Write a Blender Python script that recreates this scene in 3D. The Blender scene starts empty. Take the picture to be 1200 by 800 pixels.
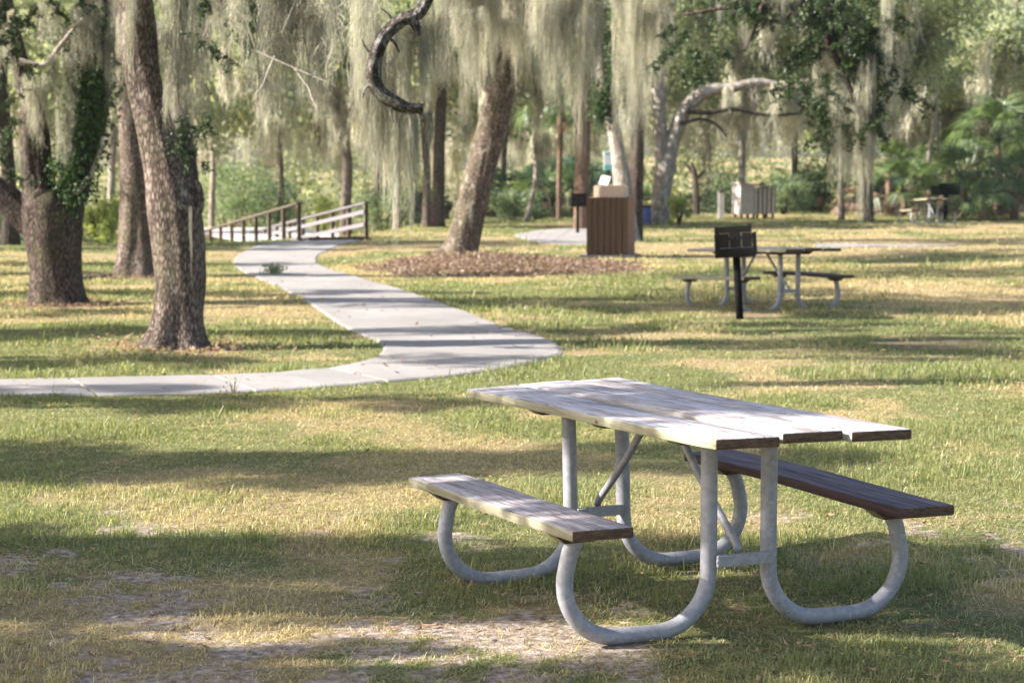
import bpy, bmesh, math, random
import numpy as np
from mathutils import Vector, Matrix, noise as mnoise

R = math.radians
rng = np.random.default_rng(7)
random.seed(7)
scene = bpy.context.scene
col = scene.collection

# ------------------------------------------------------------------ camera, world, sun, exposure
HAZE = 0.0002
CAM_H, FPX, PITCH = 1.675, 2348.4, 0.0860
cd = bpy.data.cameras.new('camera')
cam = bpy.data.objects.new('camera', cd); col.objects.link(cam)
cam.location = (0, 0, CAM_H); cam.rotation_euler = (R(90) - PITCH, 0, 0)
cd.sensor_width = 36.0; cd.lens = FPX / 1200 * 36
cd.clip_start = 0.1; cd.clip_end = 1500
cd.dof.use_dof = True; cd.dof.focus_distance = 7.9; cd.dof.aperture_fstop = 4.6; cd.dof.aperture_blades = 7
scene.camera = cam

SUN_AZ = R(-97)      # compass angle from +Y towards +X: the sun stands to the left
SUN_EL = R(31)
sdir = Vector((math.sin(SUN_AZ) * math.cos(SUN_EL), math.cos(SUN_AZ) * math.cos(SUN_EL), math.sin(SUN_EL)))
w = bpy.data.worlds.new('World'); scene.world = w; w.use_nodes = True
nt = w.node_tree; nt.nodes.clear()
sky = nt.nodes.new('ShaderNodeTexSky'); sky.sky_type = 'NISHITA'; sky.sun_disc = False
sky.sun_elevation = SUN_EL; sky.sun_rotation = SUN_AZ
sky.air_density = 1.0; sky.dust_density = 2.5; sky.ozone_density = 1.0
bg = nt.nodes.new('ShaderNodeBackground'); bg.inputs['Strength'].default_value = 0.09
out = nt.nodes.new('ShaderNodeOutputWorld')
nt.links.new(sky.outputs[0], bg.inputs[0]); nt.links.new(bg.outputs[0], out.inputs[0])
sl = bpy.data.lights.new('sun', 'SUN'); sl.energy = 5.0; sl.angle = R(0.55); sl.color = (1.0, 0.945, 0.86)
so = bpy.data.objects.new('sun', sl); col.objects.link(so)
so.rotation_euler = sdir.to_track_quat('Z', 'Y').to_euler(); so.location = (-20, 0, 20)
scene.view_settings.view_transform = 'Standard'; scene.view_settings.look = 'None'
scene.view_settings.exposure = 1.82; scene.view_settings.gamma = 1.0
scene.view_settings.use_curve_mapping = False
scene.render.engine = 'CYCLES'
scene.cycles.max_bounces = 8; scene.cycles.diffuse_bounces = 4; scene.cycles.transmission_bounces = 5
scene.cycles.transparent_max_bounces = 8

# ------------------------------------------------------------------ coordinates
_c, _s = math.cos(PITCH), math.sin(PITCH)
def at(px, py, d):
    """world point seen at photo pixel (1200x800) at depth Y = d"""
    X = (px - 600) / FPX; U = (400 - py) / FPX
    v = Vector((X, _c + U * _s, -_s + U * _c)); v *= d / v.y
    return Vector((v.x, v.y, v.z + CAM_H))
def gnd(px, py):
    X = (px - 600) / FPX; U = (400 - py) / FPX
    v = Vector((X, _c + U * _s, -_s + U * _c)); v *= CAM_H / -v.z
    return Vector((v.x, v.y, 0.0))
def ppm(d): return FPX / d

# ------------------------------------------------------------------ numpy noise
_perm = np.random.default_rng(3).random((256, 256))
def vnoise(x, y, seed=0):
    x = np.asarray(x, float) + seed * 17.31; y = np.asarray(y, float) + seed * 9.77
    xi = np.floor(x).astype(int); yi = np.floor(y).astype(int)
    fx = x - xi; fy = y - yi; fx = fx * fx * (3 - 2 * fx); fy = fy * fy * (3 - 2 * fy)
    a = _perm[xi % 256, yi % 256]; b = _perm[(xi + 1) % 256, yi % 256]
    c = _perm[xi % 256, (yi + 1) % 256]; d = _perm[(xi + 1) % 256, (yi + 1) % 256]
    return a + (b - a) * fx + (c - a) * fy + (a - b - c + d) * fx * fy
def fbm(x, y, seed=0, o=4):
    s = 0; t = 0; amp = 1.0; x = np.asarray(x, float); y = np.asarray(y, float)
    for i in range(o):
        s = s + amp * vnoise(x, y, seed + i * 5); t += amp; amp *= .55; x = x * 2.03; y = y * 2.03
    return s / t
def sstep(a, b, x):
    t = np.clip((x - a) / (b - a), 0, 1); return t * t * (3 - 2 * t)

# ------------------------------------------------------------------ object helpers
def tag(o, label=None, cat=None, group=None, kind=None):
    if label: o['label'] = label
    if cat: o['category'] = cat
    if group: o['group'] = group
    if kind: o['kind'] = kind
    return o
def thing(name, label, cat, loc=(0, 0, 0), rz=0, group=None):
    o = bpy.data.objects.new(name, None); col.objects.link(o)
    o.location = loc; o.rotation_euler = (0, 0, rz); o.empty_display_size = .3
    return tag(o, label, cat, group)
def link(name, me, m, parent=None):
    o = bpy.data.objects.new(name, me); col.objects.link(o)
    if m is not None and not me.materials:
        me.materials.append(m)
    if parent is not None: o.parent = parent
    return o
def kids(o): return [c for c in bpy.data.objects if c.parent == o]
def copy_tree(o, parent=None):
    c = o.copy(); col.objects.link(c); c.parent = parent
    for ch in kids(o): copy_tree(ch, c)
    return c
def mesh_np(name, V, Q=None, T=None, smooth=False, attrs=None):
    me = bpy.data.meshes.new(name)
    V = np.asarray(V, np.float32).reshape(-1, 3)
    loops = []; starts = []; n = 0
    if Q is not None and len(Q):
        Q = np.asarray(Q, np.int32); loops.append(Q.ravel()); starts.append(np.arange(len(Q)) * 4); n = Q.size
    if T is not None and len(T):
        T = np.asarray(T, np.int32); loops.append(T.ravel()); starts.append(n + np.arange(len(T)) * 3)
    loops = np.concatenate(loops); starts = np.concatenate(starts).astype(np.int32)
    me.vertices.add(len(V)); me.vertices.foreach_set('co', V.ravel())
    me.loops.add(len(loops)); me.loops.foreach_set('vertex_index', loops)
    me.polygons.add(len(starts)); me.polygons.foreach_set('loop_start', starts)
    me.update(calc_edges=True)
    if attrs:
        for k, a in attrs.items():
            a = np.asarray(a, np.float32)
            if a.ndim == 1:
                at_ = me.attributes.new(k, 'FLOAT', 'POINT'); at_.data.foreach_set('value', a)
            else:
                at_ = me.attributes.new(k, 'FLOAT_COLOR', 'POINT')
                at_.data.foreach_set('color', np.concatenate([a, np.ones((len(a), 1), np.float32)], 1).ravel())
    me.polygons.foreach_set('use_smooth', np.full(len(starts), smooth))
    me.validate()
    return me

class MB:
    """collects primitives; build() links them as ONE mesh"""
    def __init__(self): self.bm = bmesh.new()
    def box(self, c, s, rot=None, bevel=0.0, seg=2, warp=None, cuts=0):
        b = bmesh.new(); bmesh.ops.create_cube(b, size=1)
        for v in b.verts: v.co = Vector((v.co.x * s[0], v.co.y * s[1], v.co.z * s[2]))
        if cuts:
            ed = [e for e in b.edges if abs((e.verts[0].co - e.verts[1].co).y) > s[1] * .9]
            bmesh.ops.subdivide_edges(b, edges=ed, cuts=cuts)
        if bevel:
            eds = [e for e in b.edges if len(e.link_faces) == 2 and e.calc_face_angle(0) > .5]
            bmesh.ops.bevel(b, geom=eds, offset=bevel, segments=seg, affect='EDGES', profile=.5)
        M = Matrix.Translation(Vector(c))
        if rot is not None: M = M @ rot.to_4x4()
        for v in b.verts: v.co = M @ v.co
        if warp:
            for v in b.verts: v.co = Vector(warp(v.co))
        self._add(b)
    def _add(self, b):
        me = bpy.data.meshes.new('tmp'); b.to_mesh(me); b.free(); self.bm.from_mesh(me); bpy.data.meshes.remove(me)
    def tube(self, pts, rad, n=12, caps=True, warp=None):
        pts = [Vector(p) for p in pts]
        if warp: pts = [Vector(warp(p)) for p in pts]
        if not hasattr(rad, '__len__'): rad = [rad] * len(pts)
        rings = []; prev = None
        for i, p in enumerate(pts):
            t = (pts[min(i + 1, len(pts) - 1)] - pts[max(i - 1, 0)]).normalized()
            if prev is None:
                a = t.orthogonal().normalized()
            else:
                a = (prev - t * prev.dot(t)).normalized()
            prev = a; b = t.cross(a)
            rings.append([self.bm.verts.new(p + (a * math.cos(q) + b * math.sin(q)) * rad[i]) for q in [2 * math.pi * k / n for k in range(n)]])
        for r0, r1 in zip(rings, rings[1:]):
            for k in range(n):
                f = self.bm.faces.new((r0[k], r0[(k + 1) % n], r1[(k + 1) % n], r1[k])); f.smooth = True
        if caps:
            self.bm.faces.new(rings[0][::-1]); self.bm.faces.new(rings[-1])
    def prism(self, poly, axis, a, b, warp=None):
        """poly: list of 2D points; axis 'y': poly is (x,z) swept y=a..b; axis 'x': (y,z) swept x"""
        def P(p, t): return {'y': (p[0], t, p[1]), 'x': (t, p[0], p[1]), 'z': (p[0], p[1], t)}[axis]
        A = [P(p, a) for p in poly]; B = [P(p, b) for p in poly]
        if warp: A = [warp(p) for p in A]; B = [warp(p) for p in B]
        A = [self.bm.verts.new(p) for p in A]; B = [self.bm.verts.new(p) for p in B]
        n = len(poly)
        self.bm.faces.new(A); self.bm.faces.new(B[::-1])
        for i in range(n): self.bm.faces.new((A[i], B[i], B[(i + 1) % n], A[(i + 1) % n]))
    def build(self, name, m, parent=None, smooth_ang=None):
        bmesh.ops.recalc_face_normals(self.bm, faces=self.bm.faces)
        me = bpy.data.meshes.new(name); self.bm.to_mesh(me); self.bm.free()
        if smooth_ang: 
            me.polygons.foreach_set('use_smooth', [True] * len(me.polygons)); me.set_sharp_from_angle(angle=R(smooth_ang))
        return link(name, me, m, parent)

def crom(pts, k=8):
    """Catmull-Rom through points; works on tuples of any length"""
    P = [np.array(p, float) for p in pts]
    P = [2 * P[0] - P[1]] + P + [2 * P[-1] - P[-2]]
    o = []
    for i in range(1, len(P) - 2):
        for j in range(k):
            t = j / k; a, b, c, d = P[i - 1:i + 3]
            o.append(.5 * ((2 * b) + (c - a) * t + (2 * a - 5 * b + 4 * c - d) * t * t + (3 * b - a - 3 * c + d) * t ** 3))
    o.append(P[-2])
    return np.array(o)

# ------------------------------------------------------------------ materials
class NT:
    def __init__(self, name):
        self.m = bpy.data.materials.new(name); self.m.use_nodes = True
        self.t = self.m.node_tree; self.t.nodes.clear()
        self.out = self.n('ShaderNodeOutputMaterial')
    def n(self, ty, **kw):
        x = self.t.nodes.new(ty)
        for k, v in kw.items(): setattr(x, k, v)
        return x
    def l(self, a, b): self.t.links.new(a, b)
    def val(self, sock, v):
        if hasattr(v, 'node'): self.l(v, sock)
        else: sock.default_value = v if not (isinstance(v, tuple) and len(v) == 3 and sock.type == 'RGBA') else (*v, 1)
    def coord(self, kind='Object', scale=(1, 1, 1), loc=(0, 0, 0)):
        tc = self.n('ShaderNodeTexCoord'); mp = self.n('ShaderNodeMapping')
        mp.inputs['Scale'].default_value = scale; mp.inputs['Location'].default_value = loc
        self.l(tc.outputs[kind], mp.inputs[0]); return mp.outputs[0]
    def noise(self, vec, scale=5, detail=6, rough=.6, dist=0):
        x = self.n('ShaderNodeTexNoise'); self.l(vec, x.inputs['Vector'])
        x.inputs['Scale'].default_value = scale; x.inputs['Detail'].default_value = detail
        x.inputs['Roughness'].default_value = rough; x.inputs['Distortion'].default_value = dist
        return x.outputs['Fac']
    def vor(self, vec, scale=5, feature='F1'):
        x = self.n('ShaderNodeTexVoronoi', feature=feature); self.l(vec, x.inputs['Vector']); x.inputs['Scale'].default_value = scale
        return x.outputs['Distance']
    def ramp(self, fac, stops):
        x = self.n('ShaderNodeValToRGB'); e = x.color_ramp.elements
        while len(e) < len(stops): e.new(.5)
        for i, (p, c) in enumerate(stops):
            e[i].position = p; e[i].color = (*c, 1) if isinstance(c, tuple) else (c, c, c, 1)
        self.val(x.inputs[0], fac); return x.outputs[0]
    def mix(self, fac, a, b, mode='MIX'):
        x = self.n('ShaderNodeMix', data_type='RGBA', blend_type=mode)
        self.val(x.inputs[0], fac); self.val(x.inputs[6], a); self.val(x.inputs[7], b); return x.outputs[2]
    def math(self, op, a, b=0.0):
        x = self.n('ShaderNodeMath', operation=op); self.val(x.inputs[0], a); self.val(x.inputs[1], b); return x.outputs[0]
    def attr(self, name):
        x = self.n('ShaderNodeAttribute'); x.attribute_name = name; return x
    def bump(self, h, strength=.5, dist=.01, normal=None):
        x = self.n('ShaderNodeBump'); x.inputs['Strength'].default_value = strength; x.inputs['Distance'].default_value = dist
        self.l(h, x.inputs['Height'])
        if normal is not None: self.l(normal, x.inputs['Normal'])
        return x.outputs[0]
    def pbr(self, color, rough=.7, metal=0.0, normal=None, spec=None):
        x = self.n('ShaderNodeBsdfPrincipled')
        self.val(x.inputs['Base Color'], color); self.val(x.inputs['Roughness'], rough); self.val(x.inputs['Metallic'], metal)
        if spec is not None: self.val(x.inputs['Specular IOR Level'], spec)
        if normal is not None: self.l(normal, x.inputs['Normal'])
        return x.outputs[0]
    def done(self, sh): self.l(sh, self.out.inputs[0]); return self.m
    def objrand(self):
        return self.n('ShaderNodeObjectInfo').outputs['Random']

def leaf_mat(name, c1, c2, trans=.4, rough=.45, spec=.35, third=None, tgain=1.6):
    k = NT(name)
    f = k.attr('tint').outputs['Fac']
    r = k.objrand()
    f2 = k.math('ADD', k.math('MULTIPLY', f, .75), k.math('MULTIPLY', r, .25))
    st = [(.15, c1), (.8, c2)]
    if third: st.append((.97, third))
    c = k.ramp(f2, st)
    p = k.pbr(c, rough, spec=spec)
    t = k.n('ShaderNodeBsdfTranslucent')
    c3 = k.mix(1.0, c, (tgain, tgain * .98, tgain * .6), 'MULTIPLY'); k.l(c3, t.inputs[0])
    m = k.n('ShaderNodeMixShader'); m.inputs[0].default_value = trans
    k.l(p, m.inputs[1]); k.l(t.outputs[0], m.inputs[2])
    return k.done(m.outputs[0])

def moss_mat(name, c1, c2):
    k = NT(name)
    f2 = k.math('ADD', k.math('MULTIPLY', k.attr('tint').outputs['Fac'], .5), k.math('MULTIPLY', k.objrand(), .5))  # tone spread per clump stands in for shaded and lit moss
    c = k.ramp(f2, [(.15, c1), (.85, c2)])
    p = k.n('ShaderNodeBsdfDiffuse'); k.l(c, p.inputs[0])
    t = k.n('ShaderNodeBsdfTranslucent'); k.l(k.mix(1.0, c, (1.3, 1.27, 1.12), 'MULTIPLY'), t.inputs[0])
    m = k.n('ShaderNodeMixShader'); m.inputs[0].default_value = .5
    k.l(p.outputs[0], m.inputs[1]); k.l(t.outputs[0], m.inputs[2]); return k.done(m.outputs[0])
M = {}
M['oak_leaf'] = leaf_mat('oak_leaf', (.035, .07, .025), (.11, .17, .05), .38, third=(.25, .3, .08))
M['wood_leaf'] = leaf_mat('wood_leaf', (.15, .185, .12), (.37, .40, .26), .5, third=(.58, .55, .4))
M['bough_leaf'] = leaf_mat('bough_leaf', (.018, .035, .014), (.06, .095, .03), .2, third=(.16, .2, .07))
M['ivy_leaf'] = leaf_mat('ivy_leaf', (.02, .045, .016), (.06, .11, .03), .3, third=(.14, .2, .06))
M['lime_leaf'] = leaf_mat('lime_leaf', (.18, .23, .07), (.38, .42, .16), .5)
M['green_leaf'] = leaf_mat('green_leaf', (.08, .12, .075), (.21, .27, .16), .45)
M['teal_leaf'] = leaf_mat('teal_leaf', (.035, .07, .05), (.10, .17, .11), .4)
M['palm_leaf'] = leaf_mat('palm_leaf', (.025, .05, .02), (.15, .215, .08), .4, rough=.35, spec=.5)
M['dead_leaf'] = leaf_mat('dead_leaf', (.10, .065, .05), (.28, .195, .15), .3)
M['moss'] = moss_mat('moss', (.15, .146, .12), (.54, .525, .43))
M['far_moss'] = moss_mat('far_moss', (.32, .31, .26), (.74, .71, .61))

def bark(name, c1, c2, lichen, la=.55, scale=1.0):
    k = NT(name)
    v = k.coord('Object', (1, 1, .24))
    n1 = k.noise(v, 7 * scale, 8, .65, .4); n2 = k.noise(v, 38 * scale, 5, .7)
    wv = k.n('ShaderNodeVectorMath', operation='ADD'); k.l(v, wv.inputs[0])
    cb = k.n('ShaderNodeCombineXYZ'); k.l(k.math('MULTIPLY', n1, .12), cb.inputs[0]); k.l(k.math('MULTIPLY', n2, .05), cb.inputs[1]); k.l(cb.outputs[0], wv.inputs[1])
    ed = k.vor(wv.outputs[0], 46 * scale, 'DISTANCE_TO_EDGE')
    fur = k.ramp(ed, [(.0, 0.0), (.3, 1.0)])
    h = k.math('ADD', k.math('MULTIPLY', n1, .42), k.math('ADD', k.math('MULTIPLY', n2, .36), k.math('MULTIPLY', fur, .24)))
    c = k.ramp(h, [(.42, c1), (.66, c2)])
    ln = k.noise(k.coord('Object', (1, 1, .6), (5, 3, 1)), 6.5 * scale, 10, .78)
    c = k.mix(k.ramp(ln, [(la, 0.0), (la + .09, .8)]), c, lichen)
    m = k.noise(k.coord('Object', (1, 1, .5), (9, 1, 4)), 2.0, 5, .7)
    c = k.mix(k.ramp(m, [(.52, 0.0), (.7, .45)]), c, (.13, .14, .06))
    return k.done(k.pbr(c, .92, normal=k.bump(h, 1.0, .06), spec=.12))
M['bark'] = bark('oak_bark', (.06, .045, .037), (.33, .255, .215), (.52, .49, .44), .57)
M['bark_brown'] = bark('brown_bark', (.03, .023, .02), (.21, .155, .135), (.36, .33, .28), .63)
M['bark_pale'] = bark('pale_bark', (.2, .165, .14), (.5, .43, .38), (.62, .58, .52), .5)
M['limb_bark'] = bark('limb_bark', (.03, .022, .018), (.3, .25, .22), (.62, .6, .56), .5, 2.6)
M['bark_palm'] = bark('palm_bark', (.12, .075, .055), (.36, .235, .17), (.45, .38, .3), .62)
M['bark_mid'] = bark('light_brown_bark', (.06, .045, .034), (.34, .27, .21), (.56, .51, .43), .55)
M['bark_dark'] = bark('dark_bark', (.03, .025, .02), (.15, .12, .10), (.3, .28, .22), .62)

def concrete():
    k = NT('path_concrete'); v = k.coord('Object')
    n1 = k.noise(v, .8, 6, .6); n2 = k.noise(v, 90, 3, .7); n3 = k.noise(v, 3, 8, .75)
    c = k.ramp(n1, [(.3, (.20, .184, .176)), (.75, (.31, .287, .278))])
    c = k.mix(k.ramp(n2, [(.35, .28), (.6, 0.0)]), c, (.16, .14, .13))
    c = k.mix(k.ramp(n3, [(.52, 0.0), (.66, .5)]), c, (.2, .175, .14))
    return k.done(k.pbr(c, .85, normal=k.bump(n2, .4, .004)))
M['concrete'] = concrete()

def ground_mat():
    k = NT('lawn'); v = k.coord('Object')
    n1 = k.noise(v, 1.3, 8, .62); n2 = k.noise(v, 22, 6, .7); n3 = k.noise(v, 130, 3, .7)
    dry = k.attr('dry').outputs['Fac']; bare = k.attr('bare').outputs['Fac']; mul = k.attr('mulch').outputs['Fac']
    green = k.ramp(n2, [(.3, (.10, .11, .045)), (.7, (.20, .205, .085))])
    straw = k.ramp(n2, [(.3, (.19, .135, .075)), (.72, (.42, .33, .18))])
    f = k.math('ADD', k.math('MULTIPLY', dry, 1.0), k.math('MULTIPLY', k.math('SUBTRACT', n1, .5), 1.0))
    c = k.mix(k.ramp(f, [(.3, 0.0), (.68, 1.0)]), green, straw)
    sand = k.ramp(n2, [(.36, (.15, .105, .08)), (.48, (.30, .235, .19)), (.66, (.56, .49, .44))])
    fb = k.math('ADD', bare, k.math('MULTIPLY', k.math('SUBTRACT', n2, .5), .9))
    c = k.mix(k.ramp(fb, [(.3, 0.0), (.85, .95)]), c, sand)
    mc = k.ramp(n2, [(.3, (.085, .055, .043)), (.7, (.25, .17, .135))])
    c = k.mix(k.ramp(k.math('ADD', mul, k.math('MULTIPLY', k.math('SUBTRACT', n2, .5), .8)), [(.35, 0.0), (.8, .9)]), c, mc)
    h = k.math('ADD', n2, k.math('MULTIPLY', n3, .5))
    return k.done(k.pbr(c, .95, normal=k.bump(h, .9, .03), spec=.1))
M['ground'] = ground_mat()

def grass_mat():
    k = NT('grass_blades'); c = k.attr('Col').outputs['Color']
    p = k.pbr(c, .5, spec=.3)
    t = k.n('ShaderNodeBsdfTranslucent'); k.l(k.mix(1.0, c, (1.5, 1.5, 1.0), 'MULTIPLY'), t.inputs[0])
    m = k.n('ShaderNodeMixShader'); m.inputs[0].default_value = .4
    k.l(p, m.inputs[1]); k.l(t.outputs[0], m.inputs[2]); return k.done(m.outputs[0])
M['grass'] = grass_mat()

def plank_mat(name, light, mid, dark, side, seed=0.0, darkamt=.5):
    k = NT(name)
    rnd = k.objrand()
    tc = k.n('ShaderNodeTexCoord')
    cmb = k.n('ShaderNodeCombineXYZ'); k.l(k.math('MULTIPLY', rnd, 37.0), cmb.inputs[1]); k.l(k.math('MULTIPLY', rnd, 5.0), cmb.inputs[0])
    ad = k.n('ShaderNodeVectorMath', operation='ADD'); k.l(tc.outputs['Object'], ad.inputs[0]); k.l(cmb.outputs[0], ad.inputs[1])
    def mp(s):
        x = k.n('ShaderNodeMapping'); x.inputs['Scale'].default_value = s; x.inputs['Location'].default_value = (seed, seed, 0); k.l(ad.outputs[0], x.inputs[0]); return x.outputs[0]
    g1 = k.noise(mp((42, 1.6, 42)), 1.0, 7, .68, .7)       # grain
    g2 = k.noise(mp((150, 3.5, 150)), 1.0, 4, .65, .2)     # fine grain
    g3 = k.noise(mp((9, .9, 9)), 1.0, 4, .55, 1.2)     # broad stain
    c = k.ramp(g1, [(.28, dark), (.42, mid), (.62, light)])
    c = k.mix(k.ramp(g2, [(.34, .85), (.5, 0.0)]), c, dark)
    g4 = k.noise(mp((60, .8, 60)), 1.0, 3, .5, .3); c = k.mix(k.ramp(g4, [(.30, .9), (.36, 0.0)]), c, tuple(x * .45 for x in dark))
    c = k.mix(k.ramp(g3, [(.5, 0.0), (.72, darkamt)]), c, dark)
    nm = k.n('ShaderNodeSeparateXYZ'); k.l(tc.outputs['Normal'], nm.inputs[0])
    ax = k.math('ABSOLUTE', nm.outputs[0]); ay = k.math('ABSOLUTE', nm.outputs[1])
    sd = k.mix(k.ramp(g1, [(.35, .0), (.6, 1.0)]), tuple(x * .55 for x in side), side)
    c = k.mix(k.ramp(ax, [(.5, 0.0), (.8, .85)]), c, sd)
    rr = k.noise(mp((28, 28, 110)), 1.0, 4, .7)
    en = k.ramp(rr, [(.3, (.035, .024, .017)), (.75, (.17, .11, .072))])
    c = k.mix(k.ramp(ay, [(.5, 0.0), (.8, 1.0)]), c, en)
    kn = k.vor(mp((3.2, 1.3, 3.2)), 2.4)
    c = k.mix(k.ramp(kn, [(.035, .85), (.075, 0.0)]), c, (.10, .055, .03))
    h = k.math('ADD', g1, k.math('MULTIPLY', g2, .6))
    return k.done(k.pbr(c, .8, normal=k.bump(h, .8, .006), spec=.2))
M['plank'] = plank_mat('weathered_plank', (.53, .505, .53), (.39, .355, .365), (.15, .11, .085), (.37, .345, .21), 0, .7)
M['plank_b'] = plank_mat('streaked_plank', (.48, .445, .46), (.31, .275, .275), (.11, .075, .065), (.36, .33, .21), 3.3, .5)
M['plank_c'] = plank_mat('inner_plank', (.53, .505, .53), (.38, .345, .35), (.14, .10, .08), (.39, .36, .32), 5.3, .75)
M['plank_dark'] = plank_mat('dark_plank', (.20, .165, .185), (.10, .075, .085), (.045, .028, .03), (.085, .05, .055), 7.7, .5)
M['cleat'] = plank_mat('cleat_wood', (.30, .28, .17), (.22, .2, .12), (.09, .07, .05), (.28, .26, .15), 1.1, .5)
M['board_grey'] = plank_mat('boardwalk_wood', (.27, .25, .28), (.20, .185, .205), (.09, .08, .08), (.19, .175, .19), 2.1, .3)
M['board_pale'] = plank_mat('bright_fill_wood', (.62, .58, .57), (.50, .46, .45), (.3, .27, .25), (.5, .46, .44), 6.1, .1)
M['board_brown'] = plank_mat('rail_wood', (.20, .15, .12), (.13, .10, .08), (.05, .04, .03), (.14, .11, .09), 4.1, .4)

def galv():
    k = NT('galvanized_steel'); v = k.coord('Object')
    vo = k.n('ShaderNodeTexVoronoi'); k.l(v, vo.inputs['Vector']); vo.inputs['Scale'].default_value = 55
    n = k.noise(v, 9, 6, .65); n2 = k.noise(v, 60, 4, .6)
    c = k.mix(k.ramp(vo.outputs['Color'], [(.2, .0), (.9, .55)]), (.27, .27, .295), (.42, .42, .45))
    c = k.mix(k.ramp(n, [(.52, 0.0), (.7, .5)]), c, (.3, .29, .285))
    c = k.mix(k.ramp(n2, [(.62, 0.0), (.75, .5)]), c, (.62, .62, .62))
    return k.done(k.pbr(c, k.ramp(n, [(.3, .5), (.7, .7)]), .2, normal=k.bump(n2, .15, .003), spec=.4))
M['galv'] = galv()

def plain(name, c, rough=.6, metal=0.0, var=.25, sc=12, bump=.15, spec=.4):
    k = NT(name); n = k.noise(k.coord('Object'), sc, 6, .65)
    c2 = k.ramp(n, [(.3, tuple(x * (1 - var) for x in c)), (.7, tuple(min(1, x * (1 + var)) for x in c))])
    return k.done(k.pbr(c2, rough, metal, spec=spec, normal=k.bump(n, bump, .005)))
M['black_steel'] = plain('black_steel', (.007, .0065, .0065), .8, .0, .4, spec=.12)
M['rust'] = plain('rusty_grate', (.09, .05, .035), .8, .3, .4)
M['slat_brown'] = plank_mat('bin_slat', (.50, .30, .19), (.40, .225, .14), (.16, .08, .05), (.36, .2, .125), 5.2, .35)
M['tan'] = plain('tan_lid', (.50, .38, .29), .6, 0, .1)
M['white'] = plain('white_panel', (.75, .76, .77), .5, 0, .05)
M['teal'] = plain('teal_panel', (.16, .5, .5), .5, 0, .1)
M['blue'] = plain('blue_plastic', (.07, .09, .24), .5, 0, .15)
M['grey_paint'] = plain('grey_board', (.40, .36, .35), .7, 0, .18)
M['litter'] = leaf_mat('litter_leaf', (.16, .085, .05), (.42, .28, .18), .25, rough=.7, third=(.6, .5, .42))
M['twig'] = plain('twig_bark', (.36, .31, .26), .9, 0, .3, 30)

# ------------------------------------------------------------------ terrain
def terrain(x, y):
    x = np.asarray(x, float); y = np.asarray(y, float)
    z = (fbm(x * .35, y * .35, 2, 3) - .5) * .05 * sstep(12, 20, y)
    z = z + (fbm(x * 2.2, y * 2.2, 4, 3) - .5) * .022
    dn = sstep(44.5, 66, y + np.clip((-x - 6), -30, 20) * .25) * sstep(-3.2, -9.5, x - (y - 47) * .08)
    z = z - 1.7 * dn
    u_ = (x - .579) * .932 + (y - 7.765) * .362; v_ = -(x - .579) * .362 + (y - 7.765) * .932
    z = z - .042 * sstep(-.3, .6, v_) * sstep(2.4, 1.2, v_) * sstep(1.7, 1.0, np.abs(u_))
    z = z + .14 * np.exp(-((x + .95) ** 2 + (y - 37.0) ** 2) / 1.6)
    z = z + sstep(105, 240, np.hypot(x, y)) * 3.0
    return z
def tz(x, y): return float(terrain(x, y))

# path outlines traced on the ground plane (photo pixels cast onto it)
path_in = [(-260, 447.5), (-120, 447), (0, 446), (150, 443.5), (300, 440), (380, 433), (428, 423), (449, 410), (436, 397), (395, 378), (350, 350), (305, 328), (279, 315), (274, 308), (279, 299), (297, 290), (335, 284), (388, 280.5)]
path_out = [(-260, 466), (-120, 465.5), (0, 465), (150, 464), (300, 459), (430, 450), (540, 440), (612, 427), (652, 417), (658, 409), (640, 398), (585, 381), (530, 361), (470, 340), (425, 326), (384, 315), (371, 306), (378, 296), (402, 287), (428, 281)]
def resample(px, n):
    P = np.array([tuple(gnd(*p))[:2] for p in px]); P = crom([tuple(p) for p in P], 10)
    d = np.r_[0, np.cumsum(np.hypot(*np.diff(P, axis=0).T))]; t = np.linspace(0, d[-1], n)
    return np.stack([np.interp(t, d, P[:, 0]), np.interp(t, d, P[:, 1])], 1)
NP = 321
PI_, PO_ = resample(path_in, NP), resample(path_out, NP)
path_poly = np.concatenate([PI_, PO_[::-1]])
p2_in = [(604, 274.5), (640, 269), (690, 266), (722, 265)]
p2_out = [(604, 277), (640, 286), (690, 287.5), (722, 287)]
P2I, P2O = resample(p2_in, 41), resample(p2_out, 41)
p3_in = [(955, 286.8), (1000, 286.5), (1060, 287.5), (1120, 287)]
p3_out = [(955, 290), (1000, 290), (1060, 289.4), (1120, 288.3)]
P3I, P3O = resample(p3_in, 41), resample(p3_out, 41)
def inpoly(x, y, poly):
    x = np.asarray(x); y = np.asarray(y); r = np.zeros(x.shape, bool); n = len(poly)
    x0, y0 = poly.min(0) - .1; x1, y1 = poly.max(0) + .1
    m = (x > x0) & (x < x1) & (y > y0) & (y < y1); xs = x[m]; ys = y[m]; c = np.zeros(xs.shape, bool)
    for i in range(n):
        xa, ya = poly[i]; xb, yb = poly[i - 1]
        if ya == yb: continue
        k = ((ya > ys) != (yb > ys)) & (xs < (xb - xa) * (ys - ya) / (yb - ya) + xa); c ^= k
    r[m] = c; return r
T3 = gnd(205, 408); T1 = gnd(66, 357); T2 = gnd(163, 325); T4 = gnd(540, 303)
def bare_f(x, y):
    b = fbm(x * 1.1 + 3, y * .8, 11, 4) * .5 + fbm(x * 5, y * 4, 12, 3) * .28 + fbm(x * 16, y * 12, 13, 2) * .22
    near = 1.35 * sstep(9.5, 7.3, y) * sstep(-2.6, -1.3, x) * (1 - .75 * sstep(-.3, .8, x))
    v = sstep(.55, .73, b + .15 * near) * (.25 + .75 * sstep(11, 9, y))
    for t, r in ((T3, .9), (T1, 1.0), (T2, 1.0)):
        v = np.maximum(v, .5 * sstep(r * 1.5, r * .5, np.hypot(x - t.x, y - t.y)))
    return v
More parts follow.
